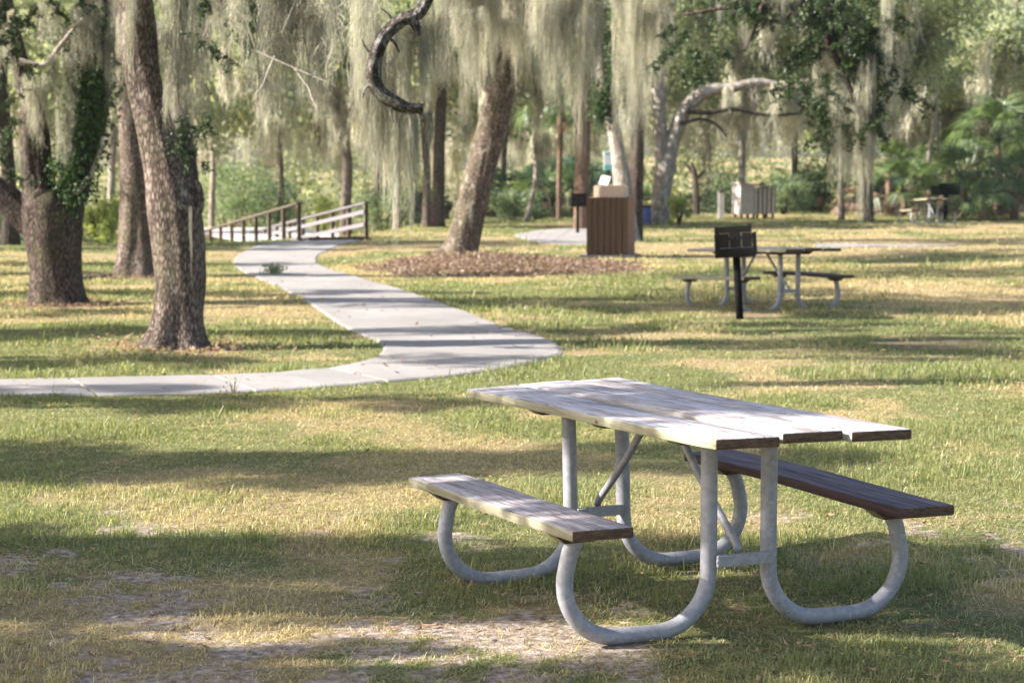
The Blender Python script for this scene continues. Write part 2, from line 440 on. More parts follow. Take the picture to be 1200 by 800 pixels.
def dry_f(x, y):
    d = fbm(x * .33 + 2, y * .26, 23, 4)
    d2 = fbm(x * 1.7, y * 1.7, 31, 3)
    v = sstep(.42, .66, d * .62 + d2 * .38)
    v = v * .95
    v = v + .22 * sstep(16, 20, y) * sstep(60, 30, y) + .3 * sstep(.5, 2.5, x) * sstep(12, 16, y) * sstep(.45, .6, fbm(x * .5, y * .35, 93, 3)) - .3 * sstep(8, 10, y) * sstep(14.5, 12.5, y)
    return np.clip(v, 0, 1)
def mulch_f(x, y):
    c = gnd(570, 316)
    e = ((x - c.x - .3) / 2.55) ** 2 + ((y - c.y - .9) / 3.1) ** 2 + (fbm(x * 1.2, y * 1.2, 41, 3) - .5) * .8
    v = sstep(1.15, .75, e)
    c2 = gnd(1095, 402)                                    # reddish worn patch far right
    e2 = ((x - c2.x) / .9) ** 2 + ((y - c2.y) / .9) ** 2
    v = np.maximum(v, .62 * sstep(1.1, .3, e2))
    c3 = gnd(860, 372); v = np.maximum(v, .5 * sstep(1.0, .3, ((x - c3.x) / .7) ** 2 + ((y - c3.y) / .8) ** 2))
    return v
def steps(lo, hi, fine_lo, fine_hi, fs, grow):
    a = list(np.arange(fine_lo, fine_hi, fs)); s = fs
    while a[-1] < hi: s *= grow; a.append(a[-1] + s)
    s = fs; b = [fine_lo]
    while b[-1] > lo: s *= grow; b.append(b[-1] - s)
    return np.array(b[1:][::-1] + a)
gx = steps(-420, 420, -5, 5, .055, 1.045); gy = steps(-160, 520, 5.5, 20, .055, 1.035)
GX, GY = np.meshgrid(gx, gy); X_, Y_ = GX.ravel(), GY.ravel()
nx, ny = len(gx), len(gy)
ii = (np.arange(ny - 1)[:, None] * nx + np.arange(nx - 1)[None]).ravel()
Q = np.stack([ii, ii + 1, ii + 1 + nx, ii + nx], 1)
g = link('ground', mesh_np('ground', np.stack([X_, Y_, terrain(X_, Y_)], 1), Q, smooth=True,
         attrs={'bare': bare_f(X_, Y_), 'dry': dry_f(X_, Y_), 'mulch': mulch_f(X_, Y_)}), M['ground'])
tag(g, 'park lawn of green and straw coloured grass with sandy bare patches', kind='structure')

def slab(name, A, B, slabs, th=.018):
    """concrete path between two outlines, cast in separate slabs with open joints"""
    n = len(A); per = (n - 1) // slabs; mb = bmesh.new()
    for s in range(slabs):
        i0, i1 = s * per, min((s + 1) * per, n - 1)
        Ls = A[i0:i1 + 1].copy(); Rs = B[i0:i1 + 1].copy()
        for S_ in (Ls, Rs):
            dd = (S_[1] - S_[0]); S_[0] += dd / max(np.hypot(*dd), 1e-6) * .016
            dd = (S_[-2] - S_[-1]); S_[-1] += dd / max(np.hypot(*dd), 1e-6) * .016
        top = []; 
        for (lx, ly), (rx, ry) in zip(Ls, Rs):
            row = []
            for t in (0, .02, .5, .98, 1):
                x = lx + (rx - lx) * t; y = ly + (ry - ly) * t
                z = tz(x, y) + th - (.012 if t in (0, 1) else 0)
                row.append(mb.verts.new((x, y, z)))
            top.append(row)
        for r0, r1 in zip(top, top[1:]):
            for a in range(4): mb.faces.new((r0[a], r0[a + 1], r1[a + 1], r1[a]))
        ring = [r[0] for r in top] + top[-1][1:] + [r[-1] for r in top[::-1]][1:] + top[0][::-1][1:-1]
        low = [mb.verts.new((v.co.x, v.co.y, v.co.z - .12)) for v in ring]
        for a in range(len(ring)):
            b = (a + 1) % len(ring); mb.faces.new((ring[a], ring[b], low[b], low[a]))
    bmesh.ops.recalc_face_normals(mb, faces=mb.faces)
    me = bpy.data.meshes.new(name); mb.to_mesh(me); mb.free(); return link(name, me, M['concrete'])
tag(slab('path', PI_, PO_, 32), 'winding pale concrete footpath crossing the lawn to the boardwalk', kind='structure')
tag(slab('path', P2I, P2O, 4), 'bright concrete pavement behind the slatted waste bin', kind='structure')
tag(slab('path', P3I, P3O, 4, .02), 'thin worn concrete strip right of the far picnic table', kind='structure')

# ------------------------------------------------------------------ grass (one countless mass) and litter
def blades(n, dlo, dhi, pw, hgt, wid, half=.33, thatch=False):
    u = rng.random(n * 2)
    d = (dlo ** pw + u * (dhi ** pw - dlo ** pw)) ** (1 / pw)
    x = (rng.random(n * 2) * 2 - 1) * half * d
    ok = rng.random(len(d)) < 1.0 - (.93 if not thatch else .45) * sstep(.25, .75, bare_f(x, d)) 
    ok &= rng.random(len(d)) < 1.0 - .9 * sstep(.3, .6, mulch_f(x, d))
    for p in (path_poly, np.concatenate([P2I, P2O[::-1]]), np.concatenate([P3I, P3O[::-1]])): ok &= ~inpoly(x, d, p)
    ok &= rng.random(len(d)) < .45 + 1.2 * sstep(.3, .7, fbm(x * 2.5, d * 2.5, 51, 3))
    x = x[ok][:n]; y = d[ok][:n]; n = len(x)
    ty = 4                                                # blades per tuft
    x = np.repeat(x, ty) + rng.normal(0, .012, n * ty) * (1 + (np.repeat(y, ty) > 15)); y = np.repeat(y, ty) + rng.normal(0, .012, n * ty) * (1 + (np.repeat(y, ty) > 15)); n = n * ty
    tall = fbm(x * 1.1, y * 1.1, 61, 3)
    h = hgt * (.45 + .9 * rng.random(n)) * (.55 + 1.0 * sstep(.35, .7, tall)) * (1 + 1.6 * (rng.random(n) > .985))
    h *= 1 - .35 * dry_f(x, y)
    a = rng.random(n) * 6.283; lean = rng.random(n) ** .6 * 1.15
    if thatch: lean = 1.3 + .9 * rng.random(n); h = hgt * (.4 + rng.random(n))
    wd = wid * (.6 + .8 * rng.random(n)) * np.maximum(1, y / 11)
    z = terrain(x, y) - .004
    da = a + 1.5708 + rng.normal(0, .4, n)
    sx, sy = np.cos(da) * wd * .5, np.sin(da) * wd * .5
    cx, cy = np.cos(a), np.sin(a)
    V = np.empty((n, 5, 3))
    V[:, 0] = np.stack([x - sx, y - sy, z], 1); V[:, 1] = np.stack([x + sx, y + sy, z], 1)
    mx, my, mz = x + cx * h * lean * .35, y + cy * h * lean * .35, z + (h * .6 if not thatch else .008 + .012 * rng.random(n))
    V[:, 2] = np.stack([mx + sx * .8, my + sy * .8, mz], 1); V[:, 3] = np.stack([mx - sx * .8, my - sy * .8, mz], 1)
    V[:, 4] = np.stack([x + cx * h * lean, y + cy * h * lean, z + (h * (1 - .35 * lean) if not thatch else .004 + .016 * rng.random(n))], 1)
    dr = np.clip(dry_f(x, y) * .75 + rng.normal(0, .2, n) + .08 + .35 * bare_f(x, y), 0, 1)
    dr = sstep(.32, .78, dr)
    if thatch: dr = np.clip(dr + .75, 0, 1)
    r = rng.random(n)[:, None]
    gcol = np.array([.11, .138, .052]) * (1 - r) + np.array([.29, .305, .125]) * r
    scol = np.array([.34, .26, .13]) * (1 - r) + np.array([.60, .52, .31]) * r
    C = gcol * (1 - dr[:, None]) + scol * dr[:, None]
    return V, C
def build_grass(name, parts):
    V = np.concatenate([p[0] for p in parts]); C = np.concatenate([p[1] for p in parts]); n = len(V)
    b = np.arange(n)[:, None] * 5
    Qs = b + np.array([[0, 1, 2, 3]]); Ts = b + np.array([[3, 2, 4]])
    return link(name, mesh_np(name, V.reshape(-1, 3), Qs, Ts, attrs={'Col': np.repeat(C, 5, 0)}), M['grass'])
gr = build_grass('grass', [blades(64000, 5.6, 15, 1.25, .034, .0037), blades(18000, 5.6, 15, 1.0, .045, .0032, thatch=True), blades(42000, 15, 36, .9, .052, .0048), blades(26000, 36, 82, 1.0, .05, .0055)])
tag(gr, 'short mixed green and straw turf covering the park lawn', 'grass', kind='stuff')

def leaf_quads(P, D, S, L, W, fold=.25):
    """P base points, D directions, S side vectors"""
    N = np.cross(D, S)
    V = np.empty((len(P), 4, 3))
    V[:, 0] = P; V[:, 1] = P + D * L[:, None] * .5 + S * W[:, None] * .5 + N * W[:, None] * fold
    V[:, 2] = P + D * L[:, None]; V[:, 3] = P + D * L[:, None] * .5 - S * W[:, None] * .5 + N * W[:, None] * fold
    return V
def unit(v): return v / np.maximum(np.linalg.norm(v, axis=-1, keepdims=True), 1e-9)
def leaves(P, L0, rg, up=0.0, asp=.42, jit=.35):
    n = len(P); D = unit(rg.normal(0, 1, (n, 3)) + np.array([0, 0, up])); S = unit(np.cross(D, rg.normal(0, 1, (n, 3))))
    L = L0 * (1 + jit * (rg.random(n) * 2 - 1)); return leaf_quads(P, D, S, L, L * asp)
def leafmesh(name, V, tint):
    n = len(V); return mesh_np(name, V.reshape(-1, 3), np.arange(n * 4).reshape(n, 4), attrs={'tint': np.repeat(tint, 4)})

n = 11000
ly = rng.random(n) ** 1.2 * 9 + 6; lx = (rng.random(n) * 2 - 1) * .34 * ly
ok = rng.random(n) < .25 + .75 * sstep(.45, .65, fbm(lx * 1.4, ly * 1.4, 71, 3))
ok &= ~inpoly(lx, ly, path_poly) | (rng.random(n) < .15)
lx, ly = lx[ok], ly[ok]; n = len(lx)
P = np.stack([lx, ly, terrain(lx, ly) + .012 + .02 * rng.random(n)], 1)
D = unit(np.stack([rng.normal(0, 1, n), rng.normal(0, 1, n), rng.normal(0, .22, n)], 1)); S = unit(np.cross(D, np.stack([rng.normal(0, .25, n), rng.normal(0, .25, n), np.ones(n)], 1)))
Ls = .01 + .04 * rng.random(n) ** 2.2
lt = link('leaf_litter', leafmesh('leaf_litter', leaf_quads(P, D, S, Ls, Ls * .42), rng.random(n)), M['litter'])
tag(lt, 'fallen brown leaves scattered over the turf around the picnic table', 'leaf litter', kind='stuff')
n = 5000
ly = rng.random(n) * 26 + 14.5; lx = (rng.random(n) * 2 - 1) * .3 * ly
ok = rng.random(n) < .1 + .9 * sstep(.5, .7, fbm(lx * .8, ly * .8, 77, 3))
for T_ in (T1, T2, T3):
    a_ = rng.random(700) * 6.283; r_ = .35 + np.abs(rng.normal(0, .38, 700)); lx = np.r_[lx, T_.x + np.cos(a_) * r_]; ly = np.r_[ly, T_.y + np.sin(a_) * r_ * 1.2]; ok = np.r_[ok, np.ones(700, bool)]
lx, ly = lx[ok], ly[ok]; n = len(lx)
P = np.stack([lx, ly, terrain(lx, ly) + .025 + .02 * rng.random(n)], 1)
D = unit(np.stack([rng.normal(0, 1, n), rng.normal(0, 1, n), rng.normal(0, .25, n)], 1)); S = unit(np.cross(D, np.stack([rng.normal(0, .3, n), rng.normal(0, .3, n), np.ones(n)], 1)))
Ls = .035 + .04 * rng.random(n)
lt = link('leaf_litter', leafmesh('far_litter', leaf_quads(P, D, S, Ls, Ls * .42), rng.random(n)), M['litter'])
tag(lt, 'dry leaves scattered over the path and round the foot of the oaks', 'leaf litter', kind='stuff')
n = 9000
c = gnd(570, 316); lx = c.x + .3 + rng.normal(0, 1.3, n); ly = c.y + .9 + rng.normal(0, 1.7, n)
ok = mulch_f(lx, ly) > .3; lx, ly = lx[ok], ly[ok]; n = len(lx)
P = np.stack([lx, ly, terrain(lx, ly) + .01 + .03 * rng.random(n)], 1)
D = unit(np.stack([rng.normal(0, 1, n), rng.normal(0, 1, n), rng.normal(0, .4, n)], 1)); S = unit(np.cross(D, rng.normal(0, 1, (n, 3))))
Ls = .05 + .06 * rng.random(n)
lt = link('leaf_litter', leafmesh('mulch_litter', leaf_quads(P, D, S, Ls, Ls * .4), rng.random(n)), M['dead_leaf'])
tag(lt, 'brown leaf mulch spread at the foot of the leaning tree', 'leaf litter', kind='stuff')

# ------------------------------------------------------------------ picnic tables
FV, GU = .663, .123
def warp1(p):
    u, v, z = p; k = v / (2 * FV) + .5; sh = .030 * (1 - k) + .026 * k; rr = .025 * k
    return (u - rr * z + .030 * k, v + sh * u, z + rr * u - .041 * k)
def make_table(dark_right=True):
    root = thing('picnic_table', 'large weathered grey picnic table with galvanized pipe legs, nearest to the camera', 'picnic table', (.579, 7.765, 0), .370, 'pipe framed picnic tables')
    L, W, H, t = 2.456, .754, .781, .038
    bw = .241; gap = (W - 3 * bw) / 2
    for i in range(3):
        u0 = -W / 2 + bw / 2 + i * (bw + gap); mb = MB()
        dv = (.0, .012, -.004)[i]; du = (0, .002, -.003)[i]
        def wp(p, i=i):
            p = Vector(p); k = (p.y / L)
            p.z += (.0, .003, -.002)[i] + .004 * math.sin(k * 5 + i * 2) - .0035 * (((p.x - u0) / bw * 2) ** 2) * (1 if i != 1 else -.6)
            p.x += du * k * 2; p.y += (p.x - u0) * (.03, -.03, .02)[i] * (1 if k > 0 else -.8)
            return warp1(p)
        mb.box((u0, .016 + dv, H - t / 2), (bw, L, t), bevel=.009, warp=wp, cuts=24)
        mb.build('tabletop_plank', M['plank'] if i == 0 else M['plank_c'], root, 40)
    for v in (-FV, 0.02, FV):
        mb = MB(); e = .32
        mb.prism([(-e, H - t - .001), (e, H - t - .001), (e - .06, H - t - .04), (-e + .06, H - t - .04)], 'y', v - .045, v + .045, warp1)
        mb.build('cleat', M['cleat'], root)
    Hs, SO, SW = .458, .765, .23
    for s in (-1, 1):
        mb = MB()
        def ws(p, s=s):
            p = Vector(p); p.z += -.004 * (p.y) ** 2 + .003 * math.sin(p.y * 4 + s); return warp1(p)
        mb.box((s * (SO - SW / 2), 0, Hs - .019), (SW, 1.828, .038), bevel=.006, warp=ws, cuts=20)
        sp = mb.build('seat_plank', M['plank_b'] if s < 0 else M['plank_dark'], root, 40)
        if s > 0: sp['label'] = 'dark purplish brown worn seat plank'
        for v in (-FV, FV):
            mb = MB(); c = s * .65
            mb.prism([(c - .10, Hs - .0395), (c + .10, Hs - .0395), (c + .055, Hs - .075), (c - .055, Hs - .075)], 'y', v - .04, v + .04, ws)
            mb.build('seat_bracket', M['cleat'], root)
    for v in (-FV, FV):
        for s in (-1, 1):
            pts = [(GU, H - t - .015), (GU, .5), (GU, .27)]
            for a in np.linspace(0, 90, 9)[1:]: pts.append((GU + .205 - .205 * math.cos(R(a)), .237 - .205 * math.sin(R(a))))
            pts.append((.42, .031)); pts.append((.49, .032))
            for a in np.linspace(0, 100, 10)[1:]: pts.append((.49 + .2 * math.sin(R(a)), .232 - .2 * math.cos(R(a))))
            pts += [(.668, .35), (.645, Hs - .068)]
            p3 = crom([(s * a, v, b) for a, b in pts], 3)
            mb = MB(); mb.tube(p3, .0302, 20, warp=warp1)
            mb.build('pipe_leg', M['galv'], root)
        mb = MB(); mb.box((0, v - .03, .275), (2 * GU - .03, .035, .042), bevel=.003, warp=warp1)
        mb.tube([(-GU + .02, v - .052, .275), (-GU + .02, v - .04, .275)], .009, 8, warp=warp1); mb.tube([(GU - .02, v - .052, .275), (GU - .02, v - .04, .275)], .009, 8, warp=warp1)
        mb.build('crossbar', M['galv'], root)
        sg = -1 if v < 0 else 1
        mb = MB(); mb.tube(crom([(0, v - .012 * sg, .305), (0, v - sg * .03, .33), (0, v * .5, .54), (0, sg * .12, .725), (0, sg * .10, .741)], 5), .0155, 12, warp=warp1)
        mb.build('brace', M['galv'], root)
    return root
tb1 = make_table()
tb2 = copy_tree(tb1); tb2.location = (3.02, 24.3, tz(3, 24.3) - .045); tb2.rotation_euler.z = .40
tb2['label'] = 'picnic table farther back on the lawn, behind the black park grill'
p = at(1086, 250, 61)
tb3 = copy_tree(tb1); tb3.location = (p.x, 61, tz(p.x, 61)); tb3.rotation_euler.z = .1
tb3['label'] = 'distant small picnic table in shade before the palmettos at the right'
for o, k in ((tb2, 'dull'), (tb3, 'dull')):
    pass

# ------------------------------------------------------------------ park grills
def make_grill():
    root = thing('park_grill', 'black steel pedestal grill in front of the farther picnic table', 'grill', (0, 0, 0), 0, 'black park grills')
    mb = MB(); mb.tube([(0, 0, -.05), (0, 0, .70)], .043, 16); mb.build('post', M['black_steel'], root)
    mb = MB(); t = .006; W, D, H, z = .42, .34, .26, .70
    mb.box((0, 0, z), (W, D, t)); mb.box((-W / 2, 0, z + H / 2 + .004), (t, D, H)); mb.box((W / 2, 0, z + H / 2 + .004), (t, D, H))
    # rear plate, seen from the camera side: with small round and slot openings cut by strips
    y = -D / 2
    mb.box((0, y, z + .055), (W - t - .002, t, .10)); mb.box((0, y, z + .305), (W - t - .002, t, .07))
    mb.box((-.125, y, z + .188), (.155, t, .161)); mb.box((.147, y, z + .188), (.115, t, .161)); mb.box((.02, y, z + .156), (.13, t, .10)); mb.box((.02, y, z + .243), (.13, t, .054))
    for q in ((-.035, .215), (.0, .205), (.04, .225)): mb.box((q[0], y, z + q[1]), (.018, t, .08), rot=Matrix.Rotation(.7, 3, 'Y'))
    mb.box((.07, y, z + .2), (.02, t, .05)); mb.box((.185, y, z + .35), (.035, t, .03))
    mb.build('firebox', M['black_steel'], root)
    mb = MB()
    for k in range(11): mb.tube([(-.19 + .038 * k, -.14, z + .21), (-.19 + .038 * k, .19, z + .21)], .005, 6)
    for yy in (-.14, .02, .18): mb.tube([(-.2, yy, z + .20), (.2, yy, z + .20)], .006, 6)
    mb.build('grate', M['rust'], root)
    for s in (-1, 1):
        mb = MB(); mb.tube([(s * .15, .19, z + .21), (s * .15, .27, z + .21), (s * .15, .33, z + .215)], .012, 8); mb.build('handle', M['black_steel'], root)
    return root
g1 = make_grill(); q = gnd(867, 374); g1.location = (q.x, q.y, tz(q.x, q.y)); g1.rotation_euler = (R(1), R(-3.5), R(-14))
g2 = copy_tree(g1); p = at(677, 240, 52); g2.location = (p.x, 52, tz(p.x, 52)); g2.rotation_euler = (0, 0, .15); g2['label'] = 'small black grill on a post left of the brown slatted bin'
g3 = copy_tree(g1); p = at(1108, 240, 66); g3.location = (p.x, 66, tz(p.x, 66) ); g3.rotation_euler = (0, 0, .3); g3.scale = (1.9, 1.4, 1.15); g3['label'] = 'wide dark grill beside the distant table before the palmettos'

# ------------------------------------------------------------------ slatted waste bin
def make_bin():
    q = gnd(717, 302); root = thing('waste_bin', 'brown wooden slatted waste bin with tan hood on a concrete pad', 'waste bin', (q.x, q.y + .38, 0), R(-13))
    mb = MB(); mb.box((0, 0, .02), (1.02, .98, .06), bevel=.01); mb.build('pad', M['concrete'], root)
    mb = MB(); mb.box((0, 0, .58), (.72, .72, 1.02)); mb.build('inner_box', M['board_brown'], root)
    for s in range(4):
        for k in range(7):
            mb = MB(); a = -.345 + k * .115
            c = Matrix.Rotation(s * math.pi / 2, 3, 'Z') @ Vector((a, -.385, .595))
            mb.box(c, (.095, .026, 1.08) , rot=Matrix.Rotation(s * math.pi / 2, 3, 'Z'), bevel=.003)
            mb.build('slat', M['slat_brown'], root)
    mb = MB(); mb.box((0, 0, 1.12), (.76, .76, .03), bevel=.004); mb.build('lid', M['slat_brown'], root)
    mb = MB(); mb.prism([(-.29, 1.136), (.29, 1.136), (.29, 1.34), (.25, 1.36), (-.25, 1.36), (-.29, 1.34)], 'y', -.25, .25); hd = mb.build('hood', M['tan'], root)
    mb = MB(); mb.box((0, .253, 1.23), (.36, .004, .12)); mb.build('flap', M['black_steel'], hd)
make_bin()

# ------------------------------------------------------------------ boardwalk ramp with railings
def make_boardwalk():
    A = Vector((-4.92, 47.0, 0)); dr = Vector((-.313, .95, 0)).normalized(); side = Vector((dr.y, -dr.x, 0)); L = 20; slope = -.078
    root = thing('boardwalk', 'grey wooden boardwalk ramp with handrails leading down from the path', 'boardwalk', A)
    def P(a, b, z): 
        q = dr * a + side * b; return Vector((q.x, q.y, z + slope * max(a, 0)))
    mb = MB(); W = 1.5; k = -.6
    ang = math.atan2(dr.y, dr.x)
    Rm = Matrix.Rotation(ang, 3, 'Z') @ Matrix.Rotation(-math.atan(slope), 3, 'Y')
    while k < L:
        mb.box(P(k, W / 2, .05), (.135, W, .035), rot=Rm); k += .148
    mb.build('deck', M['board_grey'], root)
    for b in (0, W):
        mb = MB(); mb.box(P(L / 2, b, -.06) , (L, .04, .18), rot=Rm); mb.build('stringer', M['board_grey'], root)
        for k in range(9):
            a = .05 + k * 1.75; mb = MB(); mb.box(P(a, b + (.06 if b else -.06), .22), (.09, .09, 1.25), rot=Matrix.Rotation(ang, 3, 'Z'), bevel=.005)
            mb.build('post', M['board_brown'], root)
        a1 = 14.2
        mb = MB(); mb.box(P(a1 / 2, b + (.06 if b else -.06), .865) + Vector((0, 0, 0)), (a1 + .2, .15, .04), rot=Rm, bevel=.004); mb.build('handrail', M['board_grey'] if b else M['board_brown'], root)
        for zz in ((.66, .36) if b else ()):
            mb = MB(); mb.box(P(a1 / 2, b + (.0 if b else .0), zz), (a1 + .1, .03, .095), rot=Rm); mb.build('rail_board', M['board_grey'], root)
    mb = MB(); k = 3.0
    while k < 20:
        q0 = P(k, .1, 0); q1 = P(k, 4.2, 0); q0.z = q1.z = -.30
        mb.box((q0 + q1) / 2, (.14, 4.1, .035), rot=Matrix.Rotation(ang, 3, 'Z')); k += .15
    mb.build('bright_fill_deck', M['board_pale'], root)  # invented pale platform, put in for the bright strip between the posts
    # short grey rail wing on the added bright deck, right of the ramp
    return root
make_boardwalk()

# ------------------------------------------------------------------ distant furniture
def at_g(px, d): 
    p = at(px, 250, d); return Vector((p.x, d, tz(p.x, d)))
q = at_g(883, 68); root = thing('storage_locker', 'pale grey slatted storage locker standing on short legs', 'locker', q, R(14))
mb = MB(); mb.box((-.38, 0, .66), (.5, .8, 1.0), bevel=.01); mb.build('cabinet', M['grey_paint'], root)
mb = MB(); mb.box((.26, 0, .60), (.76, .74, .88)); mb.build('cabinet', M['board_brown'], root)
for k in range(5):
    mb = MB(); mb.box((-.06 + k * .155, -.385, .60), (.10, .03, .88), bevel=.004); mb.build('slat', M['grey_paint'], root)
mb = MB(); mb.prism([(-.7, 1.17), (.72, 1.065), (.72, 1.10), (-.7, 1.215)], 'y', -.47, .47); mb.build('roof', M['grey_paint'], root)
for x in (-.55, -.1, .25, .58):
    for y in (-.3, .3):
        mb = MB(); mb.box((x, y, .08), (.07, .07, .2)); mb.build('leg', M['board_brown'], root)
q = at_g(845, 68); root = thing('marker_post', 'short pale grey wooden post left of the storage locker', 'post', q)
mb = MB(); mb.box((0, 0, .42), (.2, .16, .95), bevel=.01); mb.build('shaft', M['grey_paint'], root)
mb = MB(); mb.prism([(-.12, .896), (.12, .896), (.05, .98), (-.12, .93)], 'y', -.1, .1); mb.build('cap', M['board_grey'], root)
q = at_g(713, 50); root = thing('notice_sign', 'white and teal notice sign on a post beside the pale trunk', 'sign', q, R(6))
mb = MB(); mb.tube([(0, .03, -.05), (0, .03, 2.1)], .03, 10); mb.build('post', M['black_steel'], root)
mb = MB(); mb.box((0, 0, 1.86), (.25, .03, .46), bevel=.004); mb.build('board', M['white'], root)
mb = MB(); mb.box((0, -.019, 1.70), (.235, .006, .13)); mb.box((0, -.019, 2.03), (.2, .006, .05)); mb.build('panel', M['teal'], root)
q = at_g(707, 49); root = thing('information_board', 'tilted white information board on dark frame behind the waste bin', 'information board', q, R(-20))
mb = MB(); mb.box((.03, 0, 1.37), (.22, .03, .32), rot=Matrix.Rotation(R(-50), 3, 'X') @ Matrix.Rotation(.2, 3, 'Z')); mb.build('panel', M['white'], root)
mb = MB(); mb.tube([(.1, .05, -.02), (.1, .05, 1.35)], .04, 8); mb.build('post', M['black_steel'], root)
q = at_g(757, 62); root = thing('utility_table', 'small dark table left of the forked pale oak', 'table', q, .2)
mb = MB(); mb.box((-.02, 0, .74), (.85, .6, .05), bevel=.01); mb.build('tabletop', M['board_brown'], root)
for x in (-.36, .33):
    mb = MB(); mb.box((x, .0, .34), (.05, .5, .8)); mb.build('leg', M['black_steel'], root)
q = at_g(756, 60.5); root = thing('litter_barrel', 'dark blue barrel standing in front of the small dark table', 'barrel', q)
mb = MB(); mb.tube([(0, 0, -.02), (0, 0, .05), (0, 0, .3), (0, 0, .52)], [.17, .185, .19, .175], 20); mb.build('drum', M['blue'], root)
mb = MB(); mb.tube([(0, 0, .521), (0, 0, .56)], [.19, .18], 20); mb.build('rim', M['black_steel'], root)

# ------------------------------------------------------------------ vegetation prototypes
def strand_mesh(name, n, w, dp, L, wid, segs=9, curl=.012, seed=0, spread=.25, tuft=0):
    """a beard of hanging moss; top at z=0"""
    rg = np.random.default_rng(seed)
    nc = max(4, n // 52)
    cx = (rg.random(nc) * 2 - 1) * w / 2; cy = (rg.random(nc) * 2 - 1) * dp / 2; cl = L * (.22 + .78 * rg.random(nc)) * (1 - .5 * (np.abs(cx) / (w / 2)) ** 2)
    k = rg.integers(0, nc, n)
    x = cx[k] + rg.normal(0, 1, n) * w * .034; y = cy[k] + rg.normal(0, 1, n) * dp * .06
    l = cl[k] * np.where(rg.random(n) < .3, .6 + .4 * rg.random(n), .1 + .28 * rg.random(n))
    z0 = -rg.random(n) ** 1.15 * (cl[k] - l * .8)
    t = np.linspace(0, 1, segs + 1)
    dx = np.cumsum(rg.normal(0, curl, (n, segs + 1)), 1); dy = np.cumsum(rg.normal(0, curl, (n, segs + 1)), 1)
    taper = np.where(t < .15, .6 + t * 2.6, 1 - .75 * ((t - .15) / .85) ** 1.5)
    conv = 1 - spread * t[None] * (rg.random(n)[:, None])
    px = cx[k][:, None] + (x - cx[k])[:, None] * conv + dx; py = cy[k][:, None] + (y - cy[k])[:, None] * conv + dy
    pz = z0[:, None] - t[None] * l[:, None]
    a = rg.random(n) * 3.1416; ww = wid * (.5 + rg.random(n)) * .5
    a2 = a[:, None] + np.cumsum(rg.normal(0, .5, (n, segs + 1)), 1)
    sx = np.cos(a2) * ww[:, None] * taper; sy = np.sin(a2) * ww[:, None] * taper
    V = np.empty((n, segs + 1, 2, 3))
    V[:, :, 0] = np.stack([px - sx, py - sy, pz], -1); V[:, :, 1] = np.stack([px + sx, py + sy, pz], -1)
    b = (np.arange(n) * (segs + 1) * 2)[:, None] + (np.arange(segs) * 2)[None]; b = b.ravel()
    Qs = np.stack([b, b + 1, b + 3, b + 2], 1)
    tint = np.repeat(np.clip(rg.normal(.5, .22, n) + (rg.random(nc)[k] - .5) * .3, 0, 1), (segs + 1) * 2)
    return mesh_np(name, V.reshape(-1, 3), Qs, attrs={'tint': tint})
MOSS = [strand_mesh('moss', 360, .55, .45, 1.5, .0095, 8, .028, s) for s in range(6)]
MOSS_FAR = [strand_mesh('far_moss', 220, .8, .5, 2.0, .03, 6, .05, 20 + s) for s in range(6)]
MOSS_FINE = [strand_mesh('fine_moss', 480, .5, .35, 1.15, .0055, 10, .014, 40 + s, spread=.1) for s in range(4)]
for m_ in MOSS + MOSS_FINE: m_.materials.append(M['moss'])
for m_ in MOSS_FAR: m_.materials.append(M['far_moss'])

def cluster(name, n, r, L, seed, flat=.65, asp=.42, blobs=7):
    rg = np.random.default_rng(seed)
    c = unit(rg.normal(0, 1, (blobs, 3))) * r * rg.random((blobs, 1)) ** .4 * np.array([1, 1, flat]); br = r * (.25 + .3 * rg.random(blobs))
    k = rg.integers(0, blobs, n); P = c[k] + unit(rg.normal(0, 1, (n, 3))) * (br[k] * rg.random(n) ** .45)[:, None] * np.array([1, 1, flat])
    tint = np.clip(rg.normal(.45, .2, n) + (rg.random(blobs)[k] - .5) * .5, 0, 1)
    return leafmesh(name, leaves(P, L, rg, 0.1, asp), tint)
CL = [cluster('oak_cluster', 850, .95, .085, s) for s in range(4)]
CL_DENSE = [cluster('dense_cluster', 620, .85, .14, 30 + s, .6, .5, 6) for s in range(3)]
CL_FAR = [cluster('wood_cluster', 700, 1.5, .19, 10 + s, .75, .5, 9) for s in range(4)]

